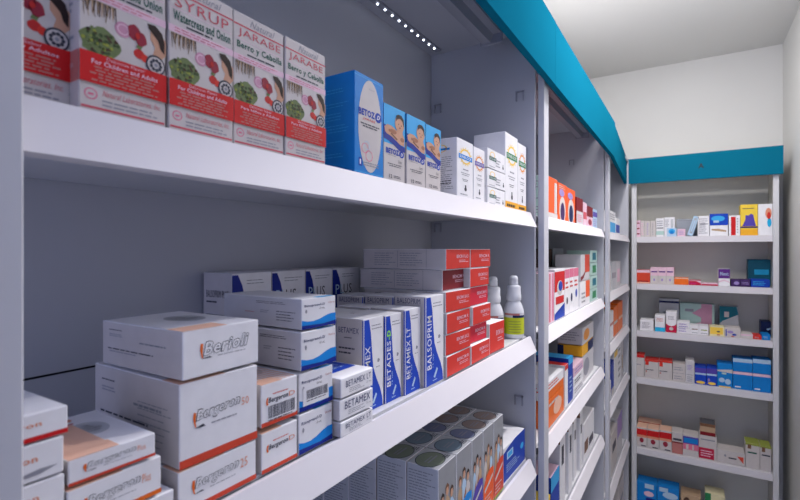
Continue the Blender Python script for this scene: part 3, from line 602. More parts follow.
# -------- second unit
def simple(y0,y1,z0,z1,dep,base='white',faces=None,dec=()):
    w,d,h=dims(y0,y1,z0,z1,dep,.008); c=Carton(w,d,h,base,faces,eps=.0003); apply(c,dec); return c
def apply(c,dec):
    for q in dec:
        k=q[0]
        if k=='r': c.rect(q[1],*q[2:6],q[6],q[7] if len(q)>7 else 1)
        elif k=='e': c.ell(q[1],*q[2:6],q[6],q[7] if len(q)>7 else 1,16)
        elif k=='p': c.poly(q[1],q[2],q[3],q[4] if len(q)>4 else 1)
        elif k=='l': c.lines(q[1],*q[2:6],q[6],q[7],2,seed=len(q[7])+q[6],fill=.4)
        elif k=='t': c.text(q[1],q[2],*q[3:7],q[7],3,bold=.01)
B2=[
 (4.355,4.777,-1.125,.297,.70,'mint',{'F':'brorange','T':'brorange'},[('r','F',0,0,1,.14,'offw'),('r','F',.7,.15,.95,.9,'offw',1),('l','L',.1,.1,.9,.9,12,'faint')],'teal-sided carton with orange-red front and top'),
 (4.794,5.184,-1.125,.297,.689,'brorange',{},[('e','F',.5,.30,.36,.36,'offw'),('e','F',.5,.24,.24,.26,'dpurple',2),('e','F',.4,.75,.3,.1,'lilac',2),('l','F',.1,.85,.9,.95,2,'offw')],'orange-red carton with a white arch and purple figure, left of two'),
 (5.20,5.64,-1.13,.298,.684,'brorange',{},[('e','F',.5,.32,.36,.38,'offw'),('e','F',.5,.25,.24,.28,'navy',2),('e','F',.4,.78,.3,.1,'lilac',2)],'orange-red carton with a white arch and dark blue figure, right of two'),
 (5.684,6.069,-1.125,.297,.627,'darkred',{},[('r','F',0,0,1,.5,'paper'),('l','F',.1,.1,.9,.4,4,'pinkd')],'dark red carton with pale lower half beside the orange cartons'),
 (6.088,6.317,-1.125,.297,.60,'pink',{},[('r','F',0,.3,1,.6,'titlered')],'narrow pinkish carton between two dark red ones'),
 (6.330,6.747,-1.125,.297,.575,'pink',{},[('r','F',0,.5,1,1,'darkred'),('e','F',.5,.25,.3,.15,'oniond',2)],'carton with dark red upper half, near the far post'),
 (6.762,7.1,-1.125,.297,.57,'paleblue',{},[('r','F',0,.6,1,.85,'violet'),('l','F',.1,.1,.9,.5,4,'lilac')],'pale carton with violet band next to the far post, top shelf'),
 (4.269,4.641,-1.125,-.69,-.208,'pink',{'L':'offw'},[('r','F',.1,.02,.35,.98,'pinkd'),('r','F',.5,.02,.62,.98,'titlered'),('r','F',.8,.02,.95,.98,'pinkd')],'white carton with pink upright stripes beside the white post'),
 (4.656,5.090,-1.125,-.69,-.185,'white',{},[('r','F',0,.55,1,.95,'red2'),('e','F',.5,.62,.28,.15,'offw',2),('e','F',.55,.65,.2,.10,'royal',3),('p','F',[(0,.0),(1,0),(1,.28),(.5,.2),(0,.12)],'royal'),('r','F',.1,.3,.9,.45,'red2',2)],'white, red and blue carton with swirls'),
 (5.100,5.305,-1.125,-.69,-.200,'white',{},[('r','F',0,.8,1,1,'pinkd'),('l','F',.1,.55,.9,.75,2,'red2'),('e','F',.5,.3,.2,.08,'ink')],'slim white carton with small blue figure, left of three'),
 (5.310,5.536,-1.125,-.69,-.197,'white',{},[('r','F',0,.8,1,1,'pinkd'),('l','F',.1,.55,.9,.75,2,'red2'),('e','F',.5,.34,.2,.1,'navy')],'slim white carton with small blue figure, middle of three'),
 (5.542,5.797,-1.125,-.69,-.199,'white',{},[('r','F',0,.8,1,1,'pinkd'),('l','F',.1,.55,.9,.75,2,'red2'),('e','F',.5,.4,.2,.1,'royal')],'slim white carton with small blue figure, right of three'),
 (5.915,6.520,-1.125,-.69,-.38,'white',{},[('r','F',.55,.3,1,1,'brorange'),('l','F',.1,.1,.5,.6,3,'faint')],'white and orange carton, lower of two stacked beside the teal cartons'),
 (5.93,6.51,-1.125,-.378,-.05,'paper',{},[('r','F',.45,.3,1,1,'rust'),('p','F',[(0,.0),(.3,.1),(.5,.3),(.45,.35),(.2,.2),(0,.15)],'darkred',2)],'white and orange carton with dark red mark, upper of two'),
 (6.561,7.106,-1.125,-.69,-.52,'mint',{},[('r','F',.3,.2,.8,.8,'green')],'pale green carton, lowest of four by the far post'),
 (6.561,7.106,-1.125,-.518,-.345,'mint',{},[('r','F',.3,.2,.8,.8,'teal')],'pale green carton, second from bottom of four by the far post'),
 (6.571,7.106,-1.125,-.343,-.17,'mint',{},[('r','F',.3,.2,.8,.8,'green')],'pale green carton, third from bottom of four by the far post'),
 (6.561,7.100,-1.125,-.168,.0,'mint',{},[('r','F',.3,.2,.8,.8,'teal')],'pale green carton, topmost of four by the far post'),
 (6.0,6.5,-1.60,-.69,.02,'brownd',{},[],'dark brown carton standing at the back of the second unit'),
 (6.55,7.15,-1.60,-.69,.03,'silver',{},[('l','L',.1,.3,.9,.8,4,'faint')],'grey carton standing at the back of the second unit'),
 (4.338,5.036,-1.125,-1.398,-1.227,'white',{},[('r','F',0,0,1,.45,'orange'),('l','F',.1,.55,.8,.9,2,'rust'),('l','L',.1,.2,.9,.8,3,'rust')],'white and orange carton, upper of two on the third shelf'),
 (4.373,5.054,-1.125,-1.67,-1.40,'orange',{'T':'orange'},[('e','F',.6,.5,.25,.3,'peach'),('l','F',.1,.7,.8,.9,1,'offw')],'orange carton, lower of two on the third shelf'),
 (5.10,5.25,-1.125,-1.67,-1.215,'white',{'T':'red'},[('r','F',0,.88,1,1,'red')],'white carton with red top beside the blue carton'),
 (5.266,5.494,-1.125,-1.67,-1.175,'royal',{'T':'sky'},[('r','F',0,.85,1,1,'sky'),('l','F',.2,.2,.8,.6,4,'paleblue')],'slim upright bright blue carton on the third shelf'),
 (5.520,6.10,-1.125,-1.67,-1.56,'white',{},[('l','F',.1,.2,.9,.8,2,'faint')],'white carton, lowest of three right of the blue carton'),
 (5.520,6.10,-1.125,-1.558,-1.45,'white',{},[('l','F',.1,.2,.9,.8,2,'ink')],'white carton, middle of three right of the blue carton'),
 (5.525,6.09,-1.125,-1.448,-1.33,'pink',{},[('l','F',.1,.2,.9,.8,2,'lilac')],'pale pink carton, topmost of three right of the blue carton'),
 (6.15,6.95,-1.15,-1.67,-1.34,'paper',{},[('e','F',.35,.5,.25,.35,'faint'),('l','L',.1,.2,.9,.8,4,'faint')],'pale carton, lowest of three piled near the far post'),
 (6.15,6.92,-1.15,-1.338,-1.20,'amber',{},[('r','F',.5,0,1,1,'navy'),('r','L',0,0,.25,1,'navy',2)],'yellow carton with dark navy band, middle of three piled near the far post'),
 (6.17,6.95,-1.15,-1.198,-.98,'paper',{},[('e','F',.35,.5,.25,.35,'sunor'),('l','L',.1,.2,.9,.8,4,'faint')],'grey-white carton, topmost of three piled near the far post'),
 (4.10,4.50,-1.125,-2.65,-2.30,'yellow',{},[],'yellow carton at the near end of the fourth shelf'),
 (4.52,4.85,-1.125,-2.65,-2.16,'royal',{'T':'pink'},[('r','F',0,.7,1,1,'sky')],'blue carton with pale pink top on the fourth shelf'),
 (4.88,5.12,-1.125,-2.65,-1.86,'white',{'T':'offw'},[('r','F',.3,.55,.7,.8,'ink'),('r','L',0,.86,1,1,'brown'),('l','L',.2,.5,.9,.6,1,'ink')],'white carton with brown band, nearest of four in a row'),
 (5.27,5.47,-1.125,-2.65,-1.88,'white',{},[('r','F',.3,.55,.7,.8,'ink'),('r','L',0,.88,1,1,'brown'),('l','L',.2,.5,.9,.6,1,'ink')],'white carton with brown band, second of four in a row'),
 (5.60,5.77,-1.14,-2.65,-1.90,'white',{},[('r','F',.3,.6,.7,.75,'ink'),('r','L',0,.88,1,1,'brown')],'white carton with brown band, third of four in a row'),
 (5.88,6.04,-1.125,-2.65,-1.92,'white',{},[('r','F',.3,.6,.7,.75,'ink'),('r','L',0,.88,1,1,'brown')],'white carton with brown band, farthest of four in a row'),
 (6.101,6.85,-1.125,-2.65,-2.151,'white',{},[('r','F',.08,.2,.4,.5,'brown'),('r','F',.5,.2,.9,.4,'ink')],'low white carton with brown marks near the far post, fourth shelf'),
 (6.2,6.9,-1.45,-2.65,-1.86,'paper',{},[('e','F',.5,.8,.2,.12,'darkred'),('l','L',.1,.4,.9,.8,3,'ink')],'pale carton with dark red mark behind the low white carton'),
]
for i,(y0,y1,x,z0,z1,base,fc,dec,l) in enumerate(B2):
    dp=.30 if x>-1.5 else .20
    if 'third shelf' in l or 'brown band' in l: dp=.45
    run(simple(y0,y1,z0,z1,dp,base,fc,dec),l+(', second unit' if 'unit' not in l else ''),y0,z0,x=x,group='cartons in the second shelving unit')

# -------- third unit in the corner
B3=[
 (8.224,9.0,.28,.66,'white',[('r','F',0,.05,1,.5,'sky'),('l','F',.1,.6,.9,.9,3,'faint')],'white carton with blue lower half on the top shelf'),
 (9.05,9.56,.28,.58,'white',[('r','F',0,.1,1,.6,'royal')],'smaller white carton with dark blue band on the top shelf'),
 (8.010,8.448,-.675,-.26,'offw',[('l','F',.1,.1,.9,.9,5,'faint')],'white carton nearest the post on the second shelf'),
 (8.564,9.060,-.675,-.19,'lightgrey',[('r','F',0,.4,1,.6,'faint')],'light grey carton, middle of three on the second shelf'),
 (9.100,9.7,-.675,-.196,'paper',[('r','F',.2,.2,.8,.7,'pink')],'pale carton, farthest of three on the second shelf'),
 (8.116,8.744,-1.5,-1.02,'white',[('r','F',0,.5,1,.6,'blred')],'white carton nearest the post on the third shelf'),
 (8.781,9.260,-1.5,-.99,'orange',[('r','F',0,.4,1,.5,'offw')],'orange carton with white line, left of two'),
 (9.301,10.0,-1.5,-.97,'orange',[('r','F',.2,.4,1,.5,'peach')],'orange carton, right of two'),
 (8.05,8.45,-2.45,-2.15,'white',[('e','F',.5,.5,.3,.3,'red')],'low white carton with red spot, fourth shelf'),
 (8.48,8.80,-2.45,-1.88,'royal',[('r','F',0,0,1,.2,'offw')],'upright blue carton, fourth shelf'),
 (8.843,9.260,-2.45,-1.78,'white',[('r','F',0,.85,1,1,'sun')],'tall white carton with yellow top edge, fourth shelf'),
 (9.301,9.761,-2.45,-1.70,'white',[('l','F',.1,.1,.9,.9,5,'faint')],'tall white carton next to the yellow edged one, fourth shelf'),
 (9.80,10.1,-2.45,-1.60,'paper',[('r','F',.3,.2,.7,.5,'tan')],'tallest pale carton at the far end, fourth shelf'),
 (7.908,8.448,-3.8,-3.2,'paper',[('l','F',.1,.1,.9,.9,5,'faint')],'pale carton nearest the post, fifth shelf'),
 (8.482,9.193,-3.8,-3.1,'offw',[('r','F',.2,.5,.8,.7,'ink')],'pale carton with dark mark, fifth shelf'),
 (9.233,9.913,-3.8,-3.05,'paper',[('r','F',0,.5,1,1,'lilac')],'pale carton with lilac upper half, fifth shelf'),
 (9.5,10.2,-5.2,-4.35,'offw',[('r','F',.2,.5,.8,.6,'faint')],'pale carton at the foot of the corner unit'),
]
for y0,y1,z0,z1,base,dec,l in B3:
    run(simple(y0,y1,z0,z1,.4,base,{},dec),l+', corner unit',y0,z0,x=-1.125,group='cartons in the corner shelving unit')

# -------- unit across the end
T=lambda s,u0,v0,u1,v1,c:('t','F',s,u0,v0,u1,v1,c)
AST={
 'pinkred':('pink',{},[('r','F',.1,.80,.8,.88,'darkred'),('r','F',.1,.47,.8,.55,'darkred'),('r','F',.1,.15,.8,.23,'darkred')],'pink carton with three dark red bars'),
 'pale':('offw',{},[('l','F',.15,.1,.85,.9,6,'pink')],'slim pale carton beside the pink one'),
 'pale2':('offw',{},[('l','F',.4,.1,.7,.9,8,'lilac')],'pale carton with faint lilac print, second of the pale row'),
 'pale3':('offw',{},[('l','F',.3,.1,.6,.9,8,'faint')],'pale carton, third of the pale row'),
 'blackline':('white',{},[('r','F',.08,.44,.92,.49,'ink'),('l','F',.1,.55,.9,.9,3,'faint'),('r','F',.0,.1,1,.3,'mint')],'white carton with one dark line across'),
 'greymark':('white',{},[('r','F',.62,.45,.85,.9,'lightgrey'),('l','F',.1,.5,.5,.9,5,'faint')],'white carton with grey upright panel'),
 'packet':('paleblue',{},[('e','F',.5,.6,.35,.32,'sky'),('e','F',.5,.5,.2,.2,'betblue',2)],'small pale blue packet in front of white carton'),
 'smallpink':('pink',{},[('l','F',.15,.2,.85,.8,3,'lilac')],'small low pink carton'),
 'greycase':('silver',{},[('r','F',.02,.9,.98,.93,'faint')],'translucent-looking grey case behind the small pink carton'),
 'lean':('paleblue',{},[('r','F',.25,.12,.75,.9,'silver'),('r','F',.35,.2,.65,.8,'paleblue',2)],'narrow pale blue carton leaning to the right'),
 'speck':('white',{},[('l','F',.1,.1,.9,.9,8,'faint'),('r','F',.2,.58,.9,.62,'faint',2)],'white carton with faint grey print left of the blue one'),
 'bluewhite':('white',{},[('r','F',0,.48,1,1,'blue'),('e','F',.45,.78,.38,.13,'sky',2),('r','F',.2,.6,.5,.7,'paleblue',3),('p','F',[(.1,.25),(.9,.17),(.9,.25),(.5,.32),(.1,.32)],'tan')],'carton blue above and white below'),
 'redband':('white',{},[('r','F',.2,.02,.62,.93,'red2'),('l','F',.72,.1,.85,.9,6,'faint')],'white carton with upright red band'),
 'yellow':('yellow',{},[('r','F',0,.24,1,.29,'dpurple',2),('p','F',[(.1,.3),(.9,.3),(.8,.5),(.75,.66),(.6,.70),(.45,.64),(.3,.66),(.28,.5)],'violet'),('r','F',0,0,1,.2,'amber'),('l','F',.12,.84,.88,.9,1,'ink')],'tall yellow carton with a purple shape'),
 'ovals':('white',{},[('e','F',.72,.70,.22,.17,'peachd'),('e','F',.75,.62,.13,.12,'red',2),('e','F',.78,.40,.15,.14,'cyanl',2)],'white carton with red and blue ovals by the right post'),
 'orangered':('rust',{},[('r','F',0,.80,1,1,'pink'),('r','F',0,.02,1,.1,'peach'),('r','F',.1,.14,.9,.2,'darkred',2)],'orange-red carton with pale top strip'),
 'orange':('orange',{},[('r','F',0,.85,1,1,'peach')],'low orange carton'),
 'magenta':('crimson',{},[('p','F',[(0,.9),(.6,.9),(1,.4),(1,1),(0,1)],'pink',1),('r','F',.1,.2,.6,.5,'magenta',2)],'flat magenta carton beside the orange one'),
 'pinkflat':('pink',{},[('r','F',0,0,1,.6,'crimson')],'flat carton with crimson front edge'),
 'purplewhite':('white',{},[('r','F',0,.45,1,1,'purple'),T('Next',.15,.62,.88,.82,'paleblue'),('p','F',[(0,.2),(.5,.3),(1,.2),(1,.25),(.5,.38),(0,.28)],'pink')],'carton purple above and white below'),
 'dpurple':('dpurple',{},[('e','F',.6,.5,.3,.25,'lilac')],'low dark purple carton, left of two'),
 'dpurple2':('dpurple',{},[('l','F',.1,.3,.9,.7,2,'lilac')],'low dark purple carton, right of two'),
 'bluelow':('royal',{},[('l','F',.1,.2,.9,.8,3,'sky')],'low blue carton in front of the dark teal one'),
 'tealbag':('tealcase',{},[('r','F',.28,.42,.92,.62,'cyanl'),('r','F',.05,.88,.7,.95,'teal',1)],'large dark teal carton with bright cyan label'),
 'white1':('white',{},[('l','F',.15,.2,.85,.8,5,'faint')],'white carton at the left end'),
 'lbluebot':('white',{},[('r','F',0,0,1,.26,'cyanl'),('l','F',.15,.6,.85,.85,3,'blred')],'white carton with light blue foot'),
 'crimson':('white',{},[('p','F',[(0,0),(1,0),(1,.42),(.8,.34),(.5,.30),(.2,.34),(0,.42)],'crimson'),('e','F',.5,.18,.2,.08,'offw',2),('l','F',.2,.6,.8,.8,3,'faint')],'tall white carton with crimson foot'),
 'white2':('white',{},[('r','F',0,.48,1,.5,'faint'),('l','F',.15,.1,.85,.9,4,'lilac')],'white carton with faint lilac print'),
 'small1':('white',{},[('r','F',.2,.55,.85,.65,'brown'),('r','F',.2,.15,.9,.22,'faint')],'small white carton with brown line, left of two'),
 'small2':('white',{},[('r','F',.2,.5,.85,.6,'olive'),('r','F',.2,.15,.9,.22,'faint')],'small white carton with olive line, right of two'),
 'yellowish':('cream',{},[('r','F',.05,.2,.9,.95,'sun'),('e','F',.6,.5,.12,.08,'ink',2),('e','F',.6,.15,.12,.07,'blred',2)],'low pale yellow carton'),
 'bluemarks':('offw',{},[('r','F',.05,.1,.12,.8,'royal'),('e','F',.35,.55,.2,.15,'lilac'),('e','F',.6,.3,.15,.1,'royal',2),('e','F',.5,.1,.12,.08,'blred',2)],'white carton with blue marks'),
 'flatpink':('offw',{},[('r','F',0,.6,1,.9,'pink')],'flat pinkish carton'),
 'flatred':('red',{},[('l','F',.2,.3,.8,.7,2,'pink')],'small red carton'),
 'flatblue':('betblue',{},[('l','F',.2,.3,.8,.7,2,'paleblue')],'small blue carton next to the right post'),
 'navytop':('lightgrey',{},[('r','F',0,.86,1,.93,'navy'),('l','F',.2,.5,.8,.6,1,'ink')],'tall grey carton with navy line, standing behind'),
 'tealpurple':('mint',{},[('r','F',.62,0,.93,1,'onion'),('p','F',[(.62,.0),(.62,.35),(.3,.2),(.3,.0)],'pink'),('p','F',[(.62,.5),(.62,.85),(.35,.65)],'onion'),('r','F',.15,.7,.4,.8,'faint',2)],'wide pale green and plum carton standing behind'),
 'diag':('lightgrey',{},[('p','F',[(0,.35),(.15,.45),(1,.72),(.9,1),(0,1)],'teal'),('r','F',.25,.6,.5,.8,'offw',2)],'teal and grey carton split diagonally, standing behind'),
 'navy':('navy',{},[('p','F',[(.5,.5),(1,.6),(1,.5),(.7,.4)],'paleblue')],'navy carton standing behind by the right post'),
 'redtop1':('offw',{'T':'red'},[('r','F',0,.88,1,1,'red2'),('l','F',.1,.5,.8,.62,1,'faint')],'cream carton with red top edge by the left post'),
 'redtop2':('offw',{'T':'red'},[('r','F',0,.90,1,1,'red'),('r','F',.05,.70,.3,.9,'red',2),('l','F',.05,.4,.7,.5,1,'ink'),('e','F',.12,.35,.06,.05,'blred')],'white carton with red tab, left of two alike'),
 'redtop3':('offw',{'T':'red'},[('r','F',0,.90,1,1,'red'),('r','F',.05,.68,.3,.9,'red',2),('l','F',.05,.38,.7,.5,1,'ink'),('e','F',.12,.33,.06,.05,'blred')],'white carton with red tab, right of two alike'),
 'stackw':('offw',{},[('r','F',0,.46,1,.48,'faint'),('l','F',.1,.6,.8,.85,2,'faint'),('l','F',.1,.1,.8,.35,2,'faint')],'squat white carton with grey print'),
 'tallw':('paper',{},[('l','F',.2,.55,.8,.8,4,'lilac'),('r','F',.1,.35,.9,.37,'faint'),('l','F',.2,.05,.8,.3,3,'faint')],'tall narrow white carton beside the dark blue ones'),
 'bl1':('blue',{},[('r','F',0,.56,1,.66,'paleblue'),('e','F',.5,.12,.4,.08,'sun',2),('r','F',0,.66,1,.95,'violet')],'dark blue carton with white band, left of two'),
 'bl2':('blue',{},[('r','F',0,.56,1,.66,'paleblue'),('e','F',.5,.12,.4,.08,'sun',2),('r','F',0,.66,1,.95,'violet'),('e','F',.2,.3,.1,.1,'lilac',2)],'dark blue carton with white band, right of two'),
 'lblue':('betblue',{},[('p','F',[(0,.72),(1,.78),(1,.62),(0,.66)],'offw'),('r','F',.3,.55,.6,.62,'mint'),('e','F',.3,.3,.2,.1,'paleblue'),('e','F',.7,.25,.2,.12,'paleblue'),('r','F',.1,0,.9,.05,'sun')],'light blue carton beside the large blue stack'),
 'big1':('betblue',{},[('r','F',0,.85,1,1,'pink'),('r','F',.1,.1,.4,.17,'white')],'large blue carton with pale top strip, lower left of four'),
 'big2':('betblue',{},[('r','F',0,.85,1,1,'pink'),('r','F',.1,.1,.4,.17,'white')],'large blue carton with pale top strip, lower right of four'),
 'big3':('betblue',{},[('r','F',0,.72,1,1,'paleblue')],'large blue carton with pale top strip, upper left of four'),
 'big4':('betblue',{},[('r','F',0,.72,1,1,'paleblue')],'large blue carton with pale top strip, upper right of four'),
 'wbrown':('offw',{},[('r','F',0,.0,1,.5,'blred'),('r','F',.1,.62,.9,.72,'ink'),('r','F',0,.5,1,.56,'darkred',2)],'white carton with brownish pink lower half'),
 'wbluepink':('offw',{},[('r','F',0,.58,1,.92,'violet'),('r','F',.05,.62,.95,.85,'betblue',2),('r','F',0,.30,1,.58,'pinkd'),('r','F',.2,.32,.35,.55,'offw',2),('r','F',.6,.32,.7,.55,'offw',2)],'white carton with blue and pink bands'),
 'crimlow':('offw',{},[('r','F',0,.03,.85,.48,'crimson'),('l','F',.1,.1,.8,.4,3,'pink'),('r','F',.1,.8,.9,.85,'faint')],'white carton with crimson lower half, under a brown one'),
 'wflat':('offw',{},[('p','F',[(.72,.7),(.95,.7),(.95,.2)],'rust'),('r','F',.42,.42,.7,.52,'ink'),('e','F',.3,.6,.04,.1,'faint')],'long low white carton with an orange-red triangle'),
 'green1':('offw',{'T':'olive'},[('r','F',0,.92,1,1,'olive'),('r','F',.15,.78,.4,.95,'brown',2),('r','F',.15,.6,.8,.66,'dgreen')],'white carton with olive top and dark green line, left of two'),
 'green2':('offw',{'T':'olive'},[('r','F',0,.92,1,1,'olive'),('r','F',.15,.76,.45,.95,'brown',2),('r','F',.15,.6,.9,.66,'ink')],'white carton with olive top and dark line, right of two by the post'),
 'blc1':('betblue',{},[('r','F',.4,.8,.85,.97,'paleblue'),('e','F',.6,.6,.25,.1,'pink'),('r','F',.45,.1,.9,.45,'deepblue')],'blue carton at the left foot of the end unit'),
 'blc2':('betblue',{},[('r','F',.1,.8,.5,.95,'paleblue'),('e','F',.6,.7,.35,.12,'paleblue'),('r','F',.3,.1,.9,.45,'deepblue')],'blue carton second from left at the foot of the end unit'),
 'brn':('tan',{},[('e','F',.3,.6,.2,.3,'brownd')],'tan carton with brown shape at the foot of the end unit'),
 'grn':('cream',{'T':'cream'},[('r','F',0,.0,.3,1,'green')],'cream and green carton at the foot of the end unit'),
}
for k,n in enumerate(('pinkw1','pinkw2','pinkw3')):
    AST[n]=('pink',{},[('r','F',.1,.70,.9,.78,'purple'),('r','F',.0,.0,1,.5,'offw'),('e','F',.5,.25,.12,.08,'lilac',2)],'pink and white carton with purple line, %s of three'%['left','middle','right'][k])
for k,n in enumerate(('rp1','rp2','rp3')):
    AST[n]=('offw',{'T':'peach'},[('r','F',0,.62,1,.92,'red2'),('r','F',0,.5,1,.62,'peachd'),('e','F',.5,.35,.2,.13,'oniond',2),('r','F',.45,.05,.9,.1,'ink',2)],'white carton with red upper band and round mark, %s of three'%['left','middle','right'][k])
AST['rpback']=('peach',{},[('r','F',0,.85,1,.95,'red2')],'peach carton behind the three red banded ones')
AST['brownup']=('tan',{'T':'dgrey'},[('r','F',0,0,1,.3,'darkred'),('r','F',0,.75,1,1,'brown')],'brown carton with dark red base, on top of the crimson one')
AU=[
 ('pinkred',-0.950,-0.869,10.66,0.265,0.600),
 ('pale',-0.864,-0.797,10.66,0.265,0.589),
 ('pale2',-0.793,-0.693,10.66,0.265,0.586),
 ('pale3',-0.689,-0.594,10.66,0.265,0.583),
 ('blackline',-0.587,-0.451,10.66,0.265,0.633),
 ('greymark',-0.445,-0.265,10.66,0.265,0.647),
 ('packet',-0.396,-0.235,10.60,0.265,0.432),
 ('smallpink',-0.220,-0.087,10.66,0.265,0.411),
 ('greycase',-0.247,0.108,11.11,0.265,0.628),
 ('lean',-0.061,0.030,10.66,0.265,0.650),
 ('speck',0.116,0.301,10.66,0.265,0.651),
 ('bluewhite',0.309,0.593,10.66,0.265,0.683),
 ('redband',0.605,0.775,10.66,0.265,0.642),
 ('yellow',0.782,1.037,10.66,0.265,0.835),
 ('ovals',1.043,1.248,10.66,0.265,0.832),
 ('orangered',-0.950,-0.697,10.66,-0.68,-0.406),
 ('pinkw1',-0.691,-0.555,10.66,-0.68,-0.351),
 ('pinkw2',-0.552,-0.416,10.66,-0.68,-0.349),
 ('pinkw3',-0.412,-0.281,10.66,-0.68,-0.346),
 ('orange',-0.276,-0.036,10.66,-0.68,-0.544),
 ('magenta',-0.028,0.168,10.66,-0.68,-0.589),
 ('pinkflat',0.176,0.438,10.66,-0.68,-0.634),
 ('purplewhite',0.446,0.623,10.66,-0.68,-0.357),
 ('dpurple',0.639,0.779,10.66,-0.68,-0.552),
 ('dpurple2',0.784,0.923,10.66,-0.68,-0.547),
 ('bluelow',0.938,1.210,10.66,-0.68,-0.536),
 ('tealbag',0.932,1.271,11.11,-0.68,-0.180),
 ('white1',-0.877,-0.634,10.66,-1.63,-1.416),
 ('lbluebot',-0.608,-0.433,10.66,-1.63,-1.304),
 ('crimson',-0.416,-0.237,10.66,-1.63,-1.220),
 ('white2',-0.228,-0.015,10.66,-1.63,-1.405),
 ('small1',-0.011,0.133,10.66,-1.63,-1.464),
 ('small2',0.136,0.288,10.66,-1.63,-1.460),
 ('yellowish',0.303,0.539,10.66,-1.63,-1.455),
 ('bluemarks',0.545,0.785,10.66,-1.63,-1.453),
 ('flatpink',0.790,0.964,10.66,-1.63,-1.544),
 ('flatred',0.967,1.092,10.66,-1.63,-1.561),
 ('flatblue',1.098,1.218,10.66,-1.63,-1.532),
 ('navytop',-0.560,-0.203,11.11,-1.63,-1.007),
 ('tealpurple',-0.185,0.399,11.11,-1.63,-1.080),
 ('diag',0.482,0.784,11.11,-1.63,-1.101),
 ('navy',1.129,1.279,11.11,-1.63,-1.345),
 ('redtop1',-0.950,-0.800,10.66,-2.58,-2.139),
 ('redtop2',-0.793,-0.546,10.66,-2.58,-2.215),
 ('redtop3',-0.541,-0.308,10.66,-2.58,-2.204),
 ('stackw',-0.299,-0.091,10.66,-2.58,-2.234),
 ('tallw',-0.086,0.061,10.66,-2.58,-2.139),
 ('bl1',0.069,0.253,10.66,-2.58,-2.250),
 ('bl2',0.260,0.422,10.66,-2.58,-2.241),
 ('lblue',0.427,0.661,10.66,-2.58,-2.135),
 ('big1',0.669,0.960,10.66,-2.58,-2.261),
 ('big2',0.966,1.227,10.66,-2.58,-2.253),
 ('big3',0.669,0.960,10.66,-2.58,-2.012),
 ('big4',0.966,1.227,10.66,-2.58,-1.991),
 ('rp1',-0.942,-0.752,10.66,-4.0,-3.612),
 ('rp2',-0.747,-0.538,10.66,-4.0,-3.609),
 ('rp3',-0.532,-0.320,10.66,-4.0,-3.595),
 ('rpback',-0.951,-0.524,11.11,-4.0,-3.617),
 ('wbrown',-0.313,-0.131,10.66,-4.0,-3.584),
 ('wbluepink',-0.126,0.128,10.66,-4.0,-3.594),
 ('crimlow',0.136,0.419,10.66,-4.0,-3.546),
 ('brownup',0.152,0.397,10.66,-4.0,-3.318),
 ('wflat',0.422,0.849,10.66,-4.0,-3.759),
 ('green1',0.857,1.066,10.66,-4.0,-3.543),
 ('green2',1.071,1.232,10.66,-4.0,-3.552),
 ('blc1',-0.931,-0.576,10.66,-5.25,-4.714),
 ('blc2',-0.569,-0.194,10.66,-5.25,-4.705),
 ('brn',-0.161,0.168,10.66,-5.25,-4.756),
 ('grn',0.232,0.547,10.66,-5.25,-4.630),
]
SH={.265:'top shelf',-.68:'second shelf',-1.63:'third shelf',-2.58:'fourth shelf',-4.0:'fifth shelf',-5.25:'lowest shelf'}
for n,x0,x1,Y,zs,zt in AU:
    base,fc,dec,l=AST[n]; z0=zs+.001; dep=.34
    if n in('big3','big4'): z0=-2.249; 
    if n in('big1','big2'): zt=-2.255
    if n=='brownup': z0=-3.542
    if Y>11: dep=.28
    if n=='packet': Y=10.628; dep=.025
    if n=='greymark': pass
    w,d,h=(x1-x0)*S,dep*S,(zt-z0)*S
    c=Carton(w,d,h,base,fc,eps=.0004); apply(c,dec)
    o=put(c,l+', '+SH[zs],x0,Y,z0,0,group='cartons in the end shelving unit',tilt=17 if n=='lean' else None)
    if n=='lean': o.location.x += .0; o.location.z += .0045

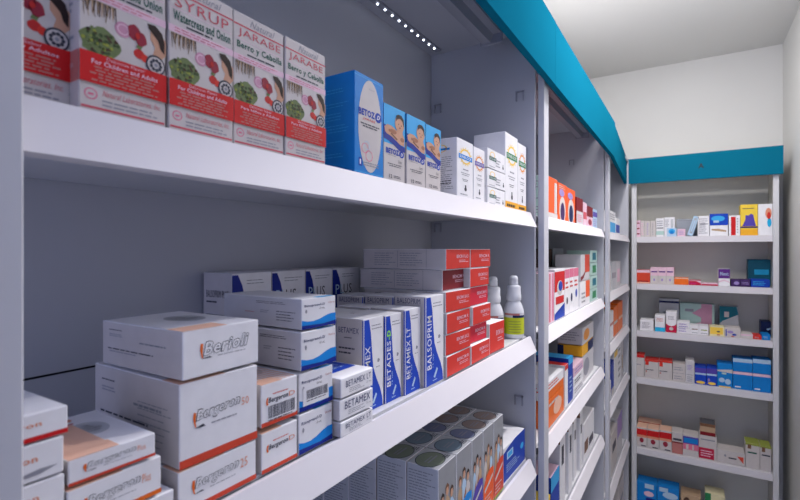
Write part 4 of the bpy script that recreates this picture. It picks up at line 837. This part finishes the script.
# ------------------------------------------------------------------ light
def area(name, loc, size, power, colr, rot=(0,0,0), sy=None):
    l=bpy.data.lights.new(name,'AREA'); l.energy=power; l.color=colr; l.size=size
    if sy: l.shape='RECTANGLE'; l.size_y=sy
    else: l.shape='DISK'
    o=bpy.data.objects.new(name,l); col.objects.link(o); o.location=loc; o.rotation_euler=rot; return o
def lamp(name, loc, r, power, colr):
    l=bpy.data.lights.new(name,'POINT'); l.energy=power; l.color=colr; l.shadow_soft_size=r
    o=bpy.data.objects.new(name,l); col.objects.link(o); o.location=loc; return o
# LIGHTS
def spot(name, loc, r, power, colr, deg, tgt):
    l=bpy.data.lights.new(name,'SPOT'); l.energy=power; l.color=colr; l.shadow_soft_size=r; l.spot_size=math.radians(deg); l.spot_blend=1.
    o=bpy.data.objects.new(name,l); col.objects.link(o); o.location=loc; o.rotation_euler=(Vector(tgt)-Vector(loc)).to_track_quat('-Z','Y').to_euler(); return o
spot('downlight_or_fill',P(.50,4.6,3.93),.025,44,(1,.965,.97),108,P(-.3,3.6,-4))
spot('downlight_or_fill',P(-.60,4.1,3.93),.03,26,(1,.965,.97),100,P(-.9,3.0,-4))  # extra spot added to brighten the lower rails more than the headers
area('downlight_or_fill',P(-.3,7.4,3.93),.11,7,(1,.965,.95))
lamp('ambient_filler',P(-.25,6.0,3.2),.09,12,(1,.96,.94))  # unseen point light added as ambient filler for the far aisle
area("near_fill_panel",P(.7,.3,3.93),1.0,3.0,(.48,.58,1),sy=1.0)  # soft blue fill added for the fronts of the near shelves
w=bpy.data.worlds.new('room_air'); scn.world=w; w.use_nodes=True
bg=w.node_tree.nodes['Background']; bg.inputs[0].default_value=(.50,.585,1,1); bg.inputs[1].default_value=1.05

# ------------------------------------------------------------------ camera
cd=bpy.data.cameras.new('camera'); cam=bpy.data.objects.new('camera',cd); col.objects.link(cam)
cam.location=(0,0,H); cam.rotation_euler=(PI/2,0,math.radians(31.9))
cd.sensor_width=36; cd.lens=467/800*36; cd.clip_start=.01
cd.dof.use_dof=True; cd.dof.focus_distance=.9; cd.dof.aperture_fstop=10
scn.camera=cam
scn.view_settings.view_transform='Standard'; scn.view_settings.look='None'; scn.view_settings.gamma=1; scn.view_settings.use_curve_mapping=False
scn.view_settings.exposure=0.58
